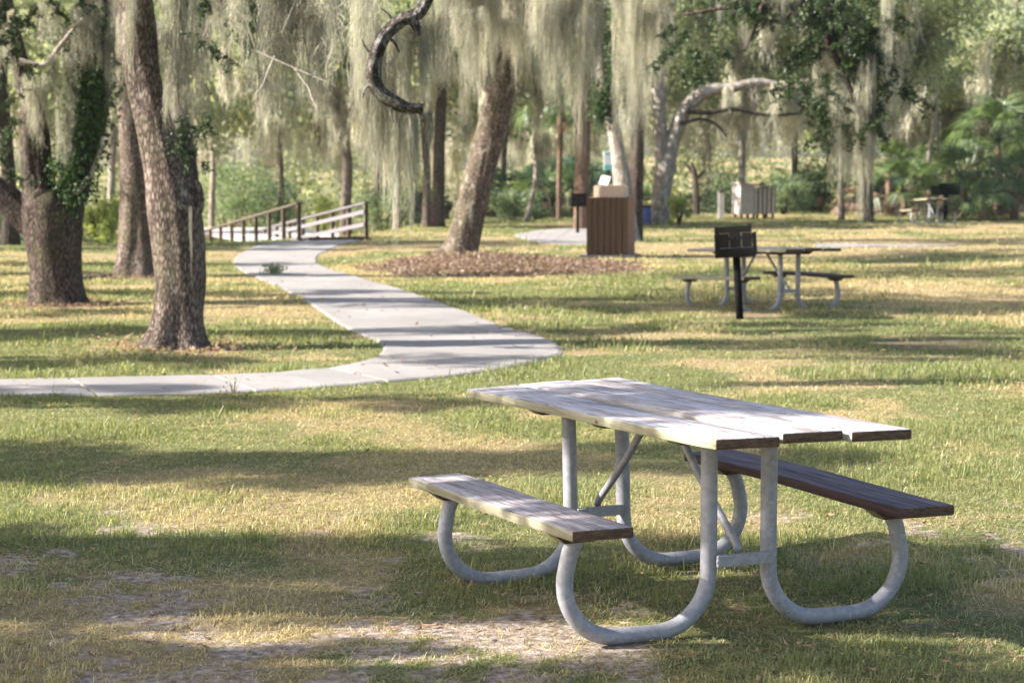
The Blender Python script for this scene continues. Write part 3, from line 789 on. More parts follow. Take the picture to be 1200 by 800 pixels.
def spray(name, seed, L=1.2, n_tw=18, leaf=.10, droop=.8, dens=1.0):
    """a drooping leafy spray; origin at its attachment"""
    rg = np.random.default_rng(seed); P = []; 
    mbx = MB()
    main = [np.array([0, 0, 0.])]; d = np.array([rg.normal(0, .4), rg.normal(0, .4), -droop])
    for i in range(8): d = unit(d + rg.normal(0, .22, 3)); main.append(main[-1] + d * L / 8)
    mbx.tube([tuple(p) for p in main], list(np.linspace(.014, .004, 9)), 5)
    for k in range(n_tw):
        i = rg.integers(0, 9); s = main[i]; dd = unit(rg.normal(0, 1, 3) + np.array([0, 0, -.2])); ll = L * (.15 + .25 * rg.random())
        pts = [s]; 
        for j in range(4): dd = unit(dd + rg.normal(0, .3, 3)); pts.append(pts[-1] + dd * ll / 4)
        mbx.tube([tuple(p) for p in pts], list(np.linspace(.006, .002, 5)), 4)
        m = int(26 * dens); t = rg.random(m) * 3.99; a = np.array(pts)
        P.append(a[t.astype(int)] + (a[np.minimum(t.astype(int) + 1, 4)] - a[t.astype(int)]) * (t % 1)[:, None] + rg.normal(0, .012, (m, 3)))
    P = np.concatenate(P); bmesh.ops.recalc_face_normals(mbx.bm, faces=mbx.bm.faces)
    tw = bpy.data.meshes.new(name + '_twig'); mbx.bm.to_mesh(tw); mbx.bm.free(); tw.materials.append(M['bark_dark'])
    lm = leafmesh(name, leaves(P, leaf, rg, -.1, .38), np.clip(rg.normal(.45, .25, len(P)), 0, 1)); lm.materials.append(M['bough_leaf'])
    return tw, lm
SPR = [spray('spray', 100 + s) for s in range(5)]

def trunk_mesh(name, pts, flare=0.0, lobes=5, n=40, k=9, rough=.05, seed=0):
    """pts: (x,y,z,r) in thing space"""
    P = crom(pts, k); C = P[:, :3]; r = np.maximum(P[:, 3], .004)
    L = np.r_[0, np.cumsum(np.linalg.norm(np.diff(C, axis=0), axis=1))]
    V = []; prev = None
    for i in range(len(C)):
        t = Vector(C[min(i + 1, len(C) - 1)] - C[max(i - 1, 0)]).normalized()
        a = Vector((1, 0, 0)) if prev is None else prev
        a = (a - t * a.dot(t)).normalized(); prev = a; b = t.cross(a)
        th = np.arange(n) / n * 2 * math.pi
        rr = r[i] * (1 + rough * 2.2 * (fbm(np.cos(th) * 1.3 + 9 + seed, np.sin(th) * 1.3 + L[i] * .55, seed, 3) - .5) * 2)
        rr = rr + r[i] * rough * .9 * (vnoise(np.cos(th) * 6 + 20, np.sin(th) * 6 + L[i] * 1.6 + seed, seed + 2) - .5)
        rr = rr * (1 + .35 * rough * (vnoise(np.cos(th) * 14 + 50, np.sin(th) * 14 + L[i] * 5, seed + 3) - .5) * 2)
        if flare:
            f = np.exp(-max(C[i][2], 0) / .22) ; rr = rr * (1 + flare * f * (.55 + .45 * np.cos(th * lobes + seed)) )
        V.append(np.array(C[i])[None] + np.cos(th)[:, None] * rr[:, None] * np.array(a)[None] + np.sin(th)[:, None] * rr[:, None] * np.array(b)[None])
    m = len(V); V = np.concatenate(V)
    i = (np.arange(m - 1)[:, None] * n + np.arange(n)[None]).ravel(); j = (np.arange(m - 1)[:, None] * n + (np.arange(n)[None] + 1) % n).ravel()
    Qs = np.stack([i, j, j + n, i + n], 1)
    top = len(V); V = np.concatenate([V, C[-1:]]); e = (m - 1) * n
    T = np.stack([e + np.arange(n), e + (np.arange(n) + 1) % n, np.full(n, top)], 1)
    return mesh_np(name, V, Qs, T, smooth=True)

class Tree:
    def __init__(self, name, label, base, mat, group=None, cat='tree'):
        self.base = Vector(base); self.root = thing(name, label, cat, self.base, 0, group); self.mat = M[mat]; self.k = 0
    def loc(self, p): return Vector(p) - self.base
    def stem(self, pts, part='trunk', flare=0.0, n=36, rough=.05, mat=None):
        """pts in world (x,y,z,r)"""
        self.k += 1
        q = [(*(Vector(p[:3]) - self.base), p[3]) for p in pts]
        return link(part, trunk_mesh(part, q, flare, 5, n, 8, rough, self.k + int(abs(self.base.x) * 3)), mat or self.mat, self.root)
    def pxstem(self, pts, d, part='trunk', flare=0.0, n=36, rough=.05, mat=None, dd=0.0):
        """pts: (px,py,width_px) read off the photo at this tree's depth"""
        o = []
        for i, (a, b, w_) in enumerate(pts):
            di = d + dd * i / max(len(pts) - 1, 1)
            o.append((*at(a, b, di), w_ / ppm(di) / 2))
        return self.stem(o, part, flare, n, rough, mat)
    def put(self, name, me, p, sc=1.0, rz=None, sz=None):
        o = link(name, me, None, self.root); o.location = self.loc(p)
        o.rotation_euler = (0, 0, random.random() * 6.28 if rz is None else rz)
        o.scale = (sc, sc, sz if sz else sc); return o
    def moss(self, p, sc=1.0, length=None, kind=None):
        src = MOSS if kind is None else kind; base = 1.5 if kind is None else (2.0 if kind is MOSS_FAR else 1.15)
        return self.put('hanging_moss', random.choice(src), p, sc, sz=(length / base) if length else sc)
    def crown(self, c, rad, n, far=False, mat=None, moss=0, sc=1.0, low=.15, dense=False):
        """leaf clusters on limbs through an ellipsoid volume, with moss beards below"""
        c = Vector(c)
        for i in range(n):
            while True:
                v = Vector((random.uniform(-1, 1), random.uniform(-1, 1), random.uniform(-1, 1)))
                if .25 < v.length < 1: break
            p = c + Vector((v.x * rad[0], v.y * rad[1], v.z * rad[2]))
            me = random.choice(CL_FAR if far else (CL_DENSE if dense else CL))
            o = self.put('foliage', me, p, sc * random.uniform(.75, 1.3)); o.rotation_euler[0] = random.uniform(-.4, .4)
            if i < moss: self.moss(p - Vector((0, 0, .2)), random.uniform(.8, 1.4) * (1.2 if far else 1), kind=MOSS_FAR if far else None)
for m_ in CL + CL_DENSE: m_.materials.append(M['oak_leaf'])
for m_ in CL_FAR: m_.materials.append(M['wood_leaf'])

def limb_from(T, a, b, r0, r1, sag=.3, mat=None, part='limb', jit=.2):
    a = Vector(a); b = Vector(b); m = (a + b) / 2 + Vector((random.uniform(-jit, jit), random.uniform(-jit, jit), sag))
    q = a.lerp(m, .5) + Vector((0, 0, sag * .4)); s = m.lerp(b, .5) + Vector((random.uniform(-jit, jit) * .7, 0, sag * .3))
    T.stem([(*a, r0), (*q, r0 * .8 + r1 * .2), (*m, (r0 + r1) / 2), (*s, r0 * .25 + r1 * .75), (*b, r1)], part, n=14, rough=.12, mat=mat)

OAK = 'mossy oaks on the lawn'
# T3: the nearest trunk, beside the path
d = T3.y
t3 = Tree('oak_tree', 'nearest mossy oak beside the path with a thick scaly trunk leaning left', T3, 'bark', OAK)
t3.pxstem([(204, 416, 74), (206, 400, 62), (208, 370, 55), (211, 330, 58), (208, 280, 62), (203, 240, 62), (196, 200, 54), (180, 140, 44), (168, 90, 42), (162, 40, 44), (158, 0, 42), (148, -90, 38), (120, -260, 30), (110, -520, 20)], d, 'trunk', .45, 56, .05)
t3.pxstem([(212, 260, 34), (217, 215, 32), (214, 170, 25), (209, 120, 20), (209, 60, 18), (213, 0, 17), (240, -120, 16), (300, -260, 12)], d + .3, 'trunk', 0, 40, .06)
t3.pxstem([(220, 262, 20), (229, 238, 20), (230, 220, 14), (226, 208, 5)], d - .05, 'burl', 0, 24, .2)
# a limb high above the frame reaching towards the camera side, and the hooked dead limb hanging from it
t3.stem([(*at(150, -90, d), .15), (*at(260, -150, 17), .11), (*at(380, -130, 16), .08), (*at(480, -70, 15), .055), (*at(540, -60, 14.6), .03)], 'limb', n=16, rough=.1)
dk = 15.0
t3.stem([(*at(500, -66, dk), 0.0438), (*at(506, -20, dk), 0.0375), (*at(492, 14, dk), 0.0425), (*at(470, 24, dk), 0.0450), (*at(450, 42, dk), 0.0425), (*at(440, 66, dk), 0.0450), (*at(437, 90, dk), 0.0525), (*at(445, 108, dk), 0.0450), (*at(466, 122, dk), 0.0425), (*at(480, 127, dk), 0.0350), (*at(496, 127, dk), 0.0325)], 'limb', n=14, rough=.62, mat=M['limb_bark'])
t3.stem([(*at(480, 20, dk), 0.0375), (*at(488, 30, dk), 0.0312), (*at(490, 42, dk), 0.0200)], 'limb', n=10, rough=.62, mat=M['limb_bark'])
for pts in (((441, 66), (430, 58), (424, 46)), ((439, 95), (428, 104), (425, 116)), ((462, 118), (458, 132), (462, 144)), ((484, 124), (494, 136), (497, 150)), ((462, 30), (456, 18), (446, 10)), ((450, 42), (462, 50), (468, 62))):
    t3.stem([(*at(a, b, dk - .01 * q), (.016, .010, .004)[q]) for q, (a, b) in enumerate(pts)], 'twig', n=8, rough=.4, mat=M['limb_bark'])
for px, py, ln in ((432, -5, 1.55), (445, 100, 1.05), (458, 116, 1.15), (470, 120, 1.2), (484, 124, 1.0), (494, 10, .9), (476, 20, .95), (438, 60, 1.2), (462, 30, .75), (505, -10, 1.1), (445, 45, 1.2), (500, 20, .75), (425, -30, 1.4), (452, 112, .85), (490, 126, .9)):
    t3.put('hanging_moss', random.choice(MOSS_FINE), at(px, py, dk + random.uniform(.09, .3)), .5, sz=ln / 1.15)
# moss on the trunk and the wispy twigs right of it
for px, py, ln, dd_, s in ((146, 12, .62, -.3, .3), (152, -20, .7, -.35, .3), (204, 68, .7, -.2, .34), (208, 100, .45, -.3, .26), (212, -10, .8, -.1, .5), (200, 30, .55, -.1, .4), (218, 40, .8, .1, .45), (205, -40, .9, -.1, .5), (190, -40, .6, -.3, .4), (223, 240, .7, -.3, .05)):
    t3.moss(at(px, py, d + dd_), s, ln)
for i in range(33):
    px = random.uniform(215, 415); py = random.uniform(-90, 10); dd_ = random.uniform(17, 27)
    t3.moss(at(px, py, dd_), random.uniform(.45, .9), random.uniform(.6, 1.9))
for a, b in (((240, -120), (300, 60)), ((380, -90), (330, 40)), ((300, 60), (395, 102)), ((345, 80), (372, 128)), ((322, 66), (300, 110))):
    limb_from(t3, at(a[0], a[1], 17.5), at(b[0], b[1], 17.3), .008, .002, .0, M['twig'], 'twig', .03)
for px, py, s in ((205, 150, .34), (215, 165, .32), (230, 40, .35), (240, 135, .25), (208, 140, .3)):
    tw, lm = random.choice(SPR); p = at(px, py, d - .5)
    o = t3.put('leafy_twig', tw, p, s); o2 = link('foliage', lm, None, o)
for px, py, s in ((335, 12, .5), (345, 45, .4), (300, 0, .5), (380, 0, .45), (255, 0, .4), (410, 40, .35), (270, 35, .35)):
    tw, lm = random.choice(SPR); o = t3.put('leafy_twig', tw, at(px, py - 14, 20), s); link('foliage', lm, None, o)
t3.crown(at(150, -420, d + .5), (3.4, 2.6, 1.5), 16, moss=10)
# T1 forked left trunk
d = T1.y
t1 = Tree('oak_tree', 'dark forked mossy oak at the left edge with ivy on its right stem', T1, 'bark_brown', OAK)
t1.pxstem([(67, 366, 66), (66, 345, 60), (65, 310, 58), (62, 270, 68), (60, 240, 66), (60, 222, 46)], d, 'trunk', .22, 52, .06)
t1.pxstem([(54, 265, 46), (47, 225, 40), (43, 190, 36), (40, 150, 32), (34, 110, 24), (22, 70, 20), (10, 20, 18), (-10, -60, 16), (-60, -260, 12)], d, 'trunk', 0, 40, .08)
t1.pxstem([(72, 268, 44), (82, 230, 38), (95, 190, 34), (106, 140, 36), (112, 90, 34), (112, 40, 32), (116, -20, 30), (130, -200, 24), (150, -400, 14)], d + .3, 'trunk', 0, 40, .08)
t1.pxstem([(56, 300, 20), (40, 266, 34), (12, 238, 34), (-20, 215, 34), (-60, 190, 30)], d + .2, 'limb', 0, 30, .08)
t1.pxstem([(88, 226, 9), (104, 208, 6), (116, 180, 5), (120, 160, 3)], d - .3, 'twig', 0, 10, .1, M['twig'])
t1.pxstem([(22, 72, 8), (52, 76, 6), (72, 52, 6), (92, 28, 5), (100, 20, 3)], d - .4, 'twig', 0, 10, .1, M['twig'])
t1.crown(at(40, -330, d), (3.6, 2.6, 1.5), 18, moss=12)
t1.stem([(*at(130, -200, d), .14), (-4.6, 23.6, 6.0, .12), (-5.6, 22.8, 6.3, .09), (-7.4, 22.6, 6.4, .05)], 'limb', n=16, rough=.1)
t1.crown((-6.6, 22.9, 6.3), (2.8, .9, .9), 30, moss=4, sc=.9, dense=True)  # unseen limb and dense crown added to shade the farther picnic table
for px, py, ln, s in ((42, 84, .95, .55), (36, 95, .7, .4), (66, 60, 1.0, .5), (82, 20, 1.2, .5), (72, 100, .95, .4), (95, 5, 1.0, .5), (98, -5, .9, .55), (20, 10, .6, .5), (60, 0, .8, .6), (37, 205, .75, .12), (118, -10, 1.9, .5), (125, 30, 1.1, .4), (10, 30, .8, .6), (26, 180, .6, .14), (76, 130, .7, .3)):
    t1.moss(at(px, py, d - .45 + random.uniform(-.1, .2)), s, ln)
IVY = []
for s in range(2):
    rg = np.random.default_rng(70 + s); n = 420; P = rg.normal(0, 1, (n, 3)) * np.array([.16, .12, .26])
    mm = leafmesh('ivy', leaves(P, .085, rg, -.2, .6), np.clip(rg.normal(.4, .25, n), 0, 1)); mm.materials.append(M['ivy_leaf']); IVY.append(mm)
for px, py, s in ((95, 205, 1.0), (85, 222, .8), (98, 185, 1.0), (106, 160, 1.0), (110, 130, 1.1), (100, 110, .9), (118, 95, .9), (72, 200, .7), (85, 165, .8), (90, 60, .8), (120, 60, .8), (115, 40, .8)):
    t1.put('ivy', random.choice(IVY), at(px, py, d - .25), s * .8)
for px, py, s in ((5, 20, 1.0), (20, 50, .9), (0, 100, .9), (15, 150, .8), (5, 190, .8), (40, 20, .8), (60, 10, .7), (10, 215, .6), (28, 120, .5), (95, 12, .6), (2, 60, .9)):
    tw, lm = random.choice(SPR); o = t1.put('leafy_twig', tw, at(px, py - 15, d - .8), s * .55); link('foliage', lm, None, o)
# T2
d = T2.y
t2 = Tree('oak_tree', 'straight grey oak trunk standing between the forked oak and the nearest oak', T2, 'bark', OAK)
t2.pxstem([(162, 330, 60), (162, 312, 52), (163, 270, 46), (163, 220, 44), (160, 170, 40), (155, 120, 36), (150, 60, 32), (145, -60, 26), (140, -260, 16)], d, 'trunk', .3, 48, .06)
t2.stem([(T2.x - .3, T2.y - .2, .02, .07), (T2.x - .7, T2.y - .9, .01, .06), (T2.x - 1.0, T2.y - 1.8, .0, .05), (T2.x - 1.5, T2.y - 3.2, -.02, .03)], 'root', n=14, rough=.2)
t2.crown(at(150, -220, d), (3.0, 2.4, 1.4), 14, moss=8)
for px, py, ln in ((135, 20, 1.4), (165, 60, .9), (175, 20, 1.2), (128, 60, 1.5), (150, 95, .6)): t2.moss(at(px, py, d - .5), .7, ln)
# T4 leaning centre trunk
d = T4.y
t4 = Tree('oak_tree', 'leaning oak in the middle rising to the right from a bed of brown mulch', T4, 'bark_mid', OAK)
t4.pxstem([(536, 307, 48), (541, 292, 38), (550, 255, 36), (559, 215, 36), (571, 170, 35), (582, 130, 33), (592, 85, 30), (602, 30, 28), (612, -20, 32), (630, -120, 26), (640, -260, 16)], d, 'trunk', .3, 52, .06)
t4.pxstem([(585, 115, 20), (560, 80, 16), (530, 20, 14), (505, -40, 12), (470, -120, 9)], d, 'limb', 0, 20, .1)
t4.pxstem([(598, 60, 20), (640, 0, 16), (700, -50, 14), (760, -90, 10)], d - .5, 'limb', 0, 20, .1)
for i in range(40):
    px = random.gauss(600, 40) if i % 3 else random.uniform(515, 700); py = random.uniform(-80, 20)
    t4.moss(at(px, py, d + random.uniform(-2.6, .3)), random.uniform(.4, 1.05), random.uniform(.9, 2.3) + max(0, (px - 640) / 90))
for px, py in ((505, 20), (512, 50), (520, 70)): t4.moss(at(px, py, d - .4), .7, .9)
t4.crown(at(610, -170, d), (4.2, 3, 1.3), 20, moss=8)

# T5 pale trunk behind the bin, with ivy
t5b = gnd(726, 283)
t5 = Tree('oak_tree', 'sunlit pale trunk with dark ivy rising behind the slatted bin', t5b, 'bark_pale', OAK); d = t5b.y
t5.pxstem([(734, 288, 32), (733, 262, 27), (731, 235, 24), (728, 205, 21), (724, 175, 18), (715, 130, 16), (706, 95, 16), (702, 50, 15), (700, 0, 15), (694, -100, 12), (690, -200, 8)], d, 'trunk', .3, 40, .05)
t5.pxstem([(742, 288, 22), (744, 240, 18), (746, 200, 17), (748, 150, 16), (752, 100, 16), (758, 30, 15), (766, -60, 12)], d + .5, 'trunk', 0, 30, .08, M['bark_brown'])
for i in range(11):
    py = random.uniform(-10, 135); px = 701 + py * .05 + random.uniform(-14, 16)
    t5.put('ivy', random.choice(IVY), at(px, py, d - .35), random.uniform(.5, 1.0))
for i in range(22):
    px = random.uniform(728, 785); t5.moss(at(px, random.uniform(-90, 20), d + random.uniform(-3.5, .3)), random.uniform(.55, 1.1), random.uniform(1.4, 3.6))
for i in range(9):
    px = random.uniform(640, 695); t5.moss(at(px, random.uniform(-90, 20), d + random.uniform(-1.5, .3)), random.uniform(.6, 1.0), random.uniform(1.4, 3.2))
t5.crown(at(740, -120, d), (3.5, 3, 1.2), 12, moss=4)
# T6 forked pale oak with a long arching limb
t6b = Vector((at(772, 250, 61).x, 61, 0)); d = 61
t6 = Tree('oak_tree', 'forked pale oak with a long limb arching to the right', t6b, 'bark_pale', OAK)
t6.pxstem([(772, 266, 28), (774, 250, 23), (775, 225, 22), (778, 205, 24), (782, 190, 24)], d, 'trunk', .25, 36, .05)
t6.pxstem([(778, 205, 18), (775, 170, 17), (773, 130, 15), (770, 80, 14), (764, 20, 12), (760, -60, 10)], d, 'trunk', 0, 30, .06)
t6.pxstem([(780, 202, 20), (789, 165, 18), (800, 135, 17), (815, 115, 16), (832, 106, 14), (858, 103, 12), (885, 97, 10), (915, 99, 7), (945, 95, 4), (965, 97, 2)], d, 'limb', 0, 30, .08)
t6.pxstem([(806, 130, 7), (830, 132, 6), (860, 128, 5), (900, 135, 4), (940, 133, 3)], d - .3, 'limb', 0, 14, .1, M['bark_dark'])
t6.pxstem([(798, 145, 5), (820, 140, 4), (838, 145, 4), (852, 160, 2)], d - .3, 'limb', 0, 14, .1, M['bark_dark'])
for px, py, ln in [(random.uniform(812, 1010), 100, random.uniform(.5, 1.9)) for _ in range(20)]:
    t6.moss(at(px, py + random.uniform(-4, 8), d + random.uniform(-.3, .3)), random.uniform(.5, .9), ln, MOSS_FAR)
t6.crown(at(905, 10, d + 2.5), (3.6, 2.0, 1.0), 8, far=True, moss=6)
t6.crown(at(800, -90, d + 1), (4.0, 2.5, 1.0), 8, far=True, moss=2)

# hanging leafy boughs at the right, carried by an oak standing right of the view
tr = Tree('oak_tree', 'oak at the right with leafy moss hung boughs drooping into the top of the view', (11.5, 31, 0), 'bark_brown', OAK)
tr.stem([(11.5, 31, -.1, .42), (11.4, 31, 1.2, .34), (11.0, 30.6, 3.0, .32), (10.4, 30, 4.8, .28), (9.6, 29, 6.5, .2), (9, 28, 8, .12)], flare=.3)
tr.stem([(10.6, 30.2, 4.4, .22), (8.6, 29.2, 5.6, .17), (6.4, 28.6, 5.5, .13), (4.6, 28.2, 5.3, .08), (2.6, 27.6, 5.2, .05)], 'limb', n=20, rough=.1)
tr.pxstem([(905, -70, 10), (900, -10, 8), (885, 30, 7), (872, 60, 5)], 28, 'limb', 0, 12, .15)
tr.pxstem([(985, -90, 12), (978, -20, 10), (970, 40, 8), (990, 90, 7), (1010, 140, 4)], 28, 'limb', 0, 12, .15)
tr.pxstem([(960, -60, 9), (940, 0, 7), (905, 25, 5), (860, 10, 4), (800, 18, 3)], 28, 'limb', 0, 12, .15)
def ellipse(cx, cy, rx, ry, n, d, s0, s1):
    for i in range(n):
        a = random.random() * 6.28; r = random.random() ** .5
        tw, lm = random.choice(SPR)
        o = tr.put('leafy_twig', tw, at(cx + math.cos(a) * rx * r, cy + math.sin(a) * ry * r - 14, d + random.uniform(-.7, .7)), random.uniform(s0, s1)); link('foliage', lm, None, o)
ellipse(985, 15, 44, 42, 22, 28, .45, .8); ellipse(1014, 85, 24, 72, 20, 28, .4, .7); ellipse(950, 105, 22, 14, 7, 28, .35, .5)
ellipse(960, 145, 26, 24, 9, 28, .35, .5); ellipse(885, 18, 28, 30, 10, 28, .35, .55); ellipse(830, 75, 22, 18, 7, 28, .3, .5); ellipse(795, 60, 14, 30, 5, 28, .3, .45); ellipse(985, 165, 16, 16, 4, 28, .3, .4)
for px, py, ln, s in ((868, -20, .9, .5), (873, -30, 1.1, .4), (960, 20, 2.0, .7), (975, 60, 1.9, .6), (990, 40, 2.2, .6), (1012, 90, 2.0, .6), (1022, 110, 1.5, .4), (1004, 120, 1.5, .5), (905, -20, .9, .5), (845, -20, .7, .5), (925, -20, .8, .5), (1040, -20, 1.2, .6), (1000, 10, 2.6, .5), (1018, 60, 2.4, .5), (985, 80, 1.9, .5)):
    tr.moss(at(px, py, 28 + random.uniform(-.6, .6)), s * .75, ln)
tr.crown((9, 27, 7.5), (4, 3, 1.2), 12, moss=4)

# ------------------------------------------------------------------ trees of the wood edge
def wood_tree(label, stems, d, mat='bark', crown=None, moss=(), name='oak_tree', group='trees along the edge of the wood', flare=.25):
    px = stems[0][0][0]; b = Vector((at(px, 250, d).x, d, 0)); b.z = tz(b.x, b.y)
    t = Tree(name, label, b, mat, group)
    s0 = list(stems[0]); pz = b + Vector((0, 0, -.1)); 
    pts = [(*pz, s0[0][2] / ppm(d) / 2)] + [(*at(a, c, d), w_ / ppm(d) / 2) for a, c, w_ in s0]
    t.stem(pts, 'trunk', flare, 24, .07)
    for s in stems[1:]: t.pxstem(s, d + .1, 'limb', 0, 16, .1)
    if crown: t.crown(at(crown[0], crown[1], d), crown[2], crown[3], far=True, moss=crown[4])
    for px, py, ln in moss: t.moss(at(px, py, d - .3), 1.2, ln, MOSS_FAR)
    return t
wood_tree('dark trunk bending left just right of the boardwalk railing', [[(405, 262, 14), (406, 230, 12), (407, 190, 12), (400, 150, 12), (390, 110, 11), (385, 60, 10), (380, -20, 8)], [(392, 118, 7), (375, 95, 5), (350, 80, 3)], [(400, 150, 6), (415, 120, 4), (430, 90, 3)]], 57, 'bark', (385, 30, (3.5, 2, 1.6), 12, 10), [(395, 100, 2.2), (370, 80, 2.0)])
wood_tree('left of two straight grey trunks close together, left of the leaning oak', [[(500, 255, 10), (500, 200, 9), (497, 150, 9), (494, 80, 8), (490, -20, 6)]], 58, 'bark', None, [(492, 70, 1.6)])
wood_tree('right and thicker of two straight grey trunks, left of the leaning oak', [[(513, 258, 17), (514, 220, 15), (515, 170, 14), (518, 110, 13), (520, 50, 12), (530, -20, 10)], [(518, 100, 5), (530, 70, 6), (516, 40, 4)]], 57.5, 'bark_brown', (520, 20, (3.2, 2, 1.5), 12, 8), [(525, 50, 2.0)])
wood_tree('thin pale trunk seen through the hanging moss of the hooked limb', [[(465, 262, 9), (466, 220, 8), (465, 160, 7), (462, 80, 6), (460, -20, 5)]], 60, 'bark_pale', (455, 40, (2.5, 2, 1.5), 8, 6))
wood_tree('slender whitish trunk curving right just right of the leaning oak', [[(617, 258, 7), (623, 235, 6), (628, 205, 6), (627, 170, 5), (630, 130, 5), (632, 60, 4), (634, -10, 3)], [(627, 205, 3), (640, 225, 3), (648, 255, 3)]], 63, 'bark_pale', (632, 50, (2.6, 2, 1.6), 8, 8))
wood_tree('thin pale double trunk among shrubs near the right palmettos', [[(1088, 240, 6), (1088, 190, 6), (1094, 150, 6), (1097, 110, 5), (1100, 60, 4), (1103, -10, 3)], [(1096, 220, 5), (1100, 170, 5), (1098, 120, 4)]], 74, 'bark_pale', (1100, 70, (4, 2, 1.8), 12, 9))
wood_tree('dark trunk behind the hanging leafy boughs at the right', [[(1018, 250, 12), (1017, 200, 12), (1016, 150, 12), (1014, 90, 11), (1012, 0, 10)]], 64, 'bark_dark', (1020, 40, (4, 2, 2), 12, 9), [(1030, 110, 2.5), (1005, 120, 3.0)])
wood_tree('mossy grey trunk left of the dark one at the right of the lawn', [[(986, 250, 7), (985, 200, 7), (984, 140, 7), (980, 60, 6), (978, -10, 5)]], 66, 'bark', (975, 60, (3, 2, 1.8), 8, 8), [(988, 120, 3.0)])
wood_tree('dark trunk at the left edge of the view behind the forked oak', [[(12, 283, 22), (12, 240, 18), (8, 180, 17), (2, 100, 15), (-5, 0, 12)]], 44, 'bark_dark', (0, 20, (3, 2, 1.6), 10, 6))
wood_tree('short reddish trunk left of the marker post', [[(816, 245, 7), (816, 225, 7), (814, 205, 6), (810, 190, 4)], [(816, 210, 4), (826, 200, 3)], [(814, 205, 4), (804, 193, 3)]], 72, 'bark_brown')
for i, (px, d, w_, lb) in enumerate(((248, 70, 7, 'thin trunk in the wood behind the boardwalk start'), (330, 74, 8, 'pale trunk in the wood above the boardwalk rail'), (440, 78, 7, 'faint trunk in the wood left of the hooked limb moss'), (560, 80, 8, 'far trunk in the wood left behind the leaning oak'), (590, 76, 7, 'far trunk in the wood right behind the leaning oak'),
        (870, 80, 9, 'far pale trunk rising behind the storage locker'), (935, 84, 8, 'far trunk in the wood right of the storage locker'), (1055, 82, 8, 'far trunk in the wood left of the double trunk'), (1150, 80, 9, 'far trunk rising behind the big palmettos'), (1195, 76, 10, 'far trunk at the right edge above the palmettos'), (745, 84, 8, 'far trunk in the wood between bin and forked pale oak'), (130, 62, 9, 'far trunk right of the forked oak above the lime shrub'))):
    wood_tree(lb, [[(px, 255, w_), (px + random.uniform(-4, 4), 190, w_ * .9), (px + random.uniform(-8, 8), 110, w_ * .8), (px + random.uniform(-14, 14), 20, w_ * .7), (px, -60, w_ * .5)], [(px, 120, w_ * .5), (px + random.choice((-1, 1)) * 30, 80, w_ * .3), (px + random.choice((-1, 1)) * 55, 60, w_ * .2)]], d, random.choice(('bark', 'bark_pale')), (px, 60, (4.5, 2.2, 2.4), 16, 13), [(px + random.uniform(-25, 25), random.uniform(60, 110), random.uniform(2, 3)) for _ in range(3)])

# ------------------------------------------------------------------ palms and palmettos
def fan_leaf(name, R0, seed, mat, nl=26, span=2.6):
    rg = np.random.default_rng(seed); V = []; Qs = []; tt = []
    hub = np.array([0, 0, 0.])
    for i in range(nl):
        a = (i / (nl - 1) - .5) * span * 1.0; l = R0 * (.75 + .3 * math.cos(a * .8)) * (1 + rg.normal(0, .05))
        dx, dy = math.sin(a), math.cos(a); w_ = l * .02; sx, sy = dy * w_, -dx * w_
        b = len(V)
        for t, ww, z in ((.05, .4, 0), (.55, 1.3, .06 * R0), (1.0, .12, -.3 * R0 * (1 + rg.random()))):
            V.append((dx * l * t - sx * ww, dy * l * t - sy * ww, z + .015 * ((i % 2) * 2 - 1))); V.append((dx * l * t + sx * ww, dy * l * t + sy * ww, z + .015 * ((i % 2) * 2 - 1)))
            tt += [rg.random()] * 2
        Qs += [(b, b + 1, b + 3, b + 2), (b + 2, b + 3, b + 5, b + 4)]
    me = mesh_np(name, V, Qs, attrs={'tint': np.array(tt)}); me.materials.append(mat); return me
FAN = [fan_leaf('fan', 1.0, s, M['palm_leaf']) for s in range(3)]; FAN_D = [fan_leaf('dry_fan', 1.0, 9 + s, M['dead_leaf'], 20, 2.0) for s in range(2)]
def palm_head(root, c, n, r, green=True, elev=(0, 75), sc=.75):
    for i in range(n):
        az = i * 2.4 + random.uniform(-.3, .3); el = R(random.uniform(*elev))
        dirv = Vector((math.cos(az) * math.cos(el), math.sin(az) * math.cos(el), math.sin(el)))
        a = Vector(c); b = a + dirv * r
        mb = MB(); mb.tube([a, a.lerp(b, .5) + Vector((0, 0, .06 * r)), b], [.018, .014, .01], 5)
        mb.build('stalk', M['palm_leaf'] if green else M['dead_leaf'], root)
        o = link('frond', random.choice(FAN if green else FAN_D), None, root); o.location = b
        yv = (dirv + Vector((0, 0, -.35))).normalized(); xv = yv.cross(Vector((0, 0, 1))).normalized(); zv = xv.cross(yv)
        o.rotation_euler = Matrix((xv, yv, zv)).transposed().to_euler(); o.scale = (sc * random.uniform(.8, 1.2),) * 3
def palmetto(px, d, h, n, label, sc=.8, dry=2):
    b = Vector((at(px, 250, d).x, d, 0)); b.z = tz(b.x, d)
    root = thing('palmetto', label, 'palmetto', b, 0, 'palmettos at the edge of the wood')
    mb = MB(); mb.tube([(0, 0, -.1), (.05, 0, h * .5), (0, .05, h)], [.14, .12, .1], 8); mb.build('stem', M['bark_palm'], root)
    palm_head(root, (0, .05, h), n, sc * .95, True, (-10, 80), sc)
    if dry: palm_head(root, (0, .05, h * .8), dry, sc * .7, False, (-60, -10), sc * .7)
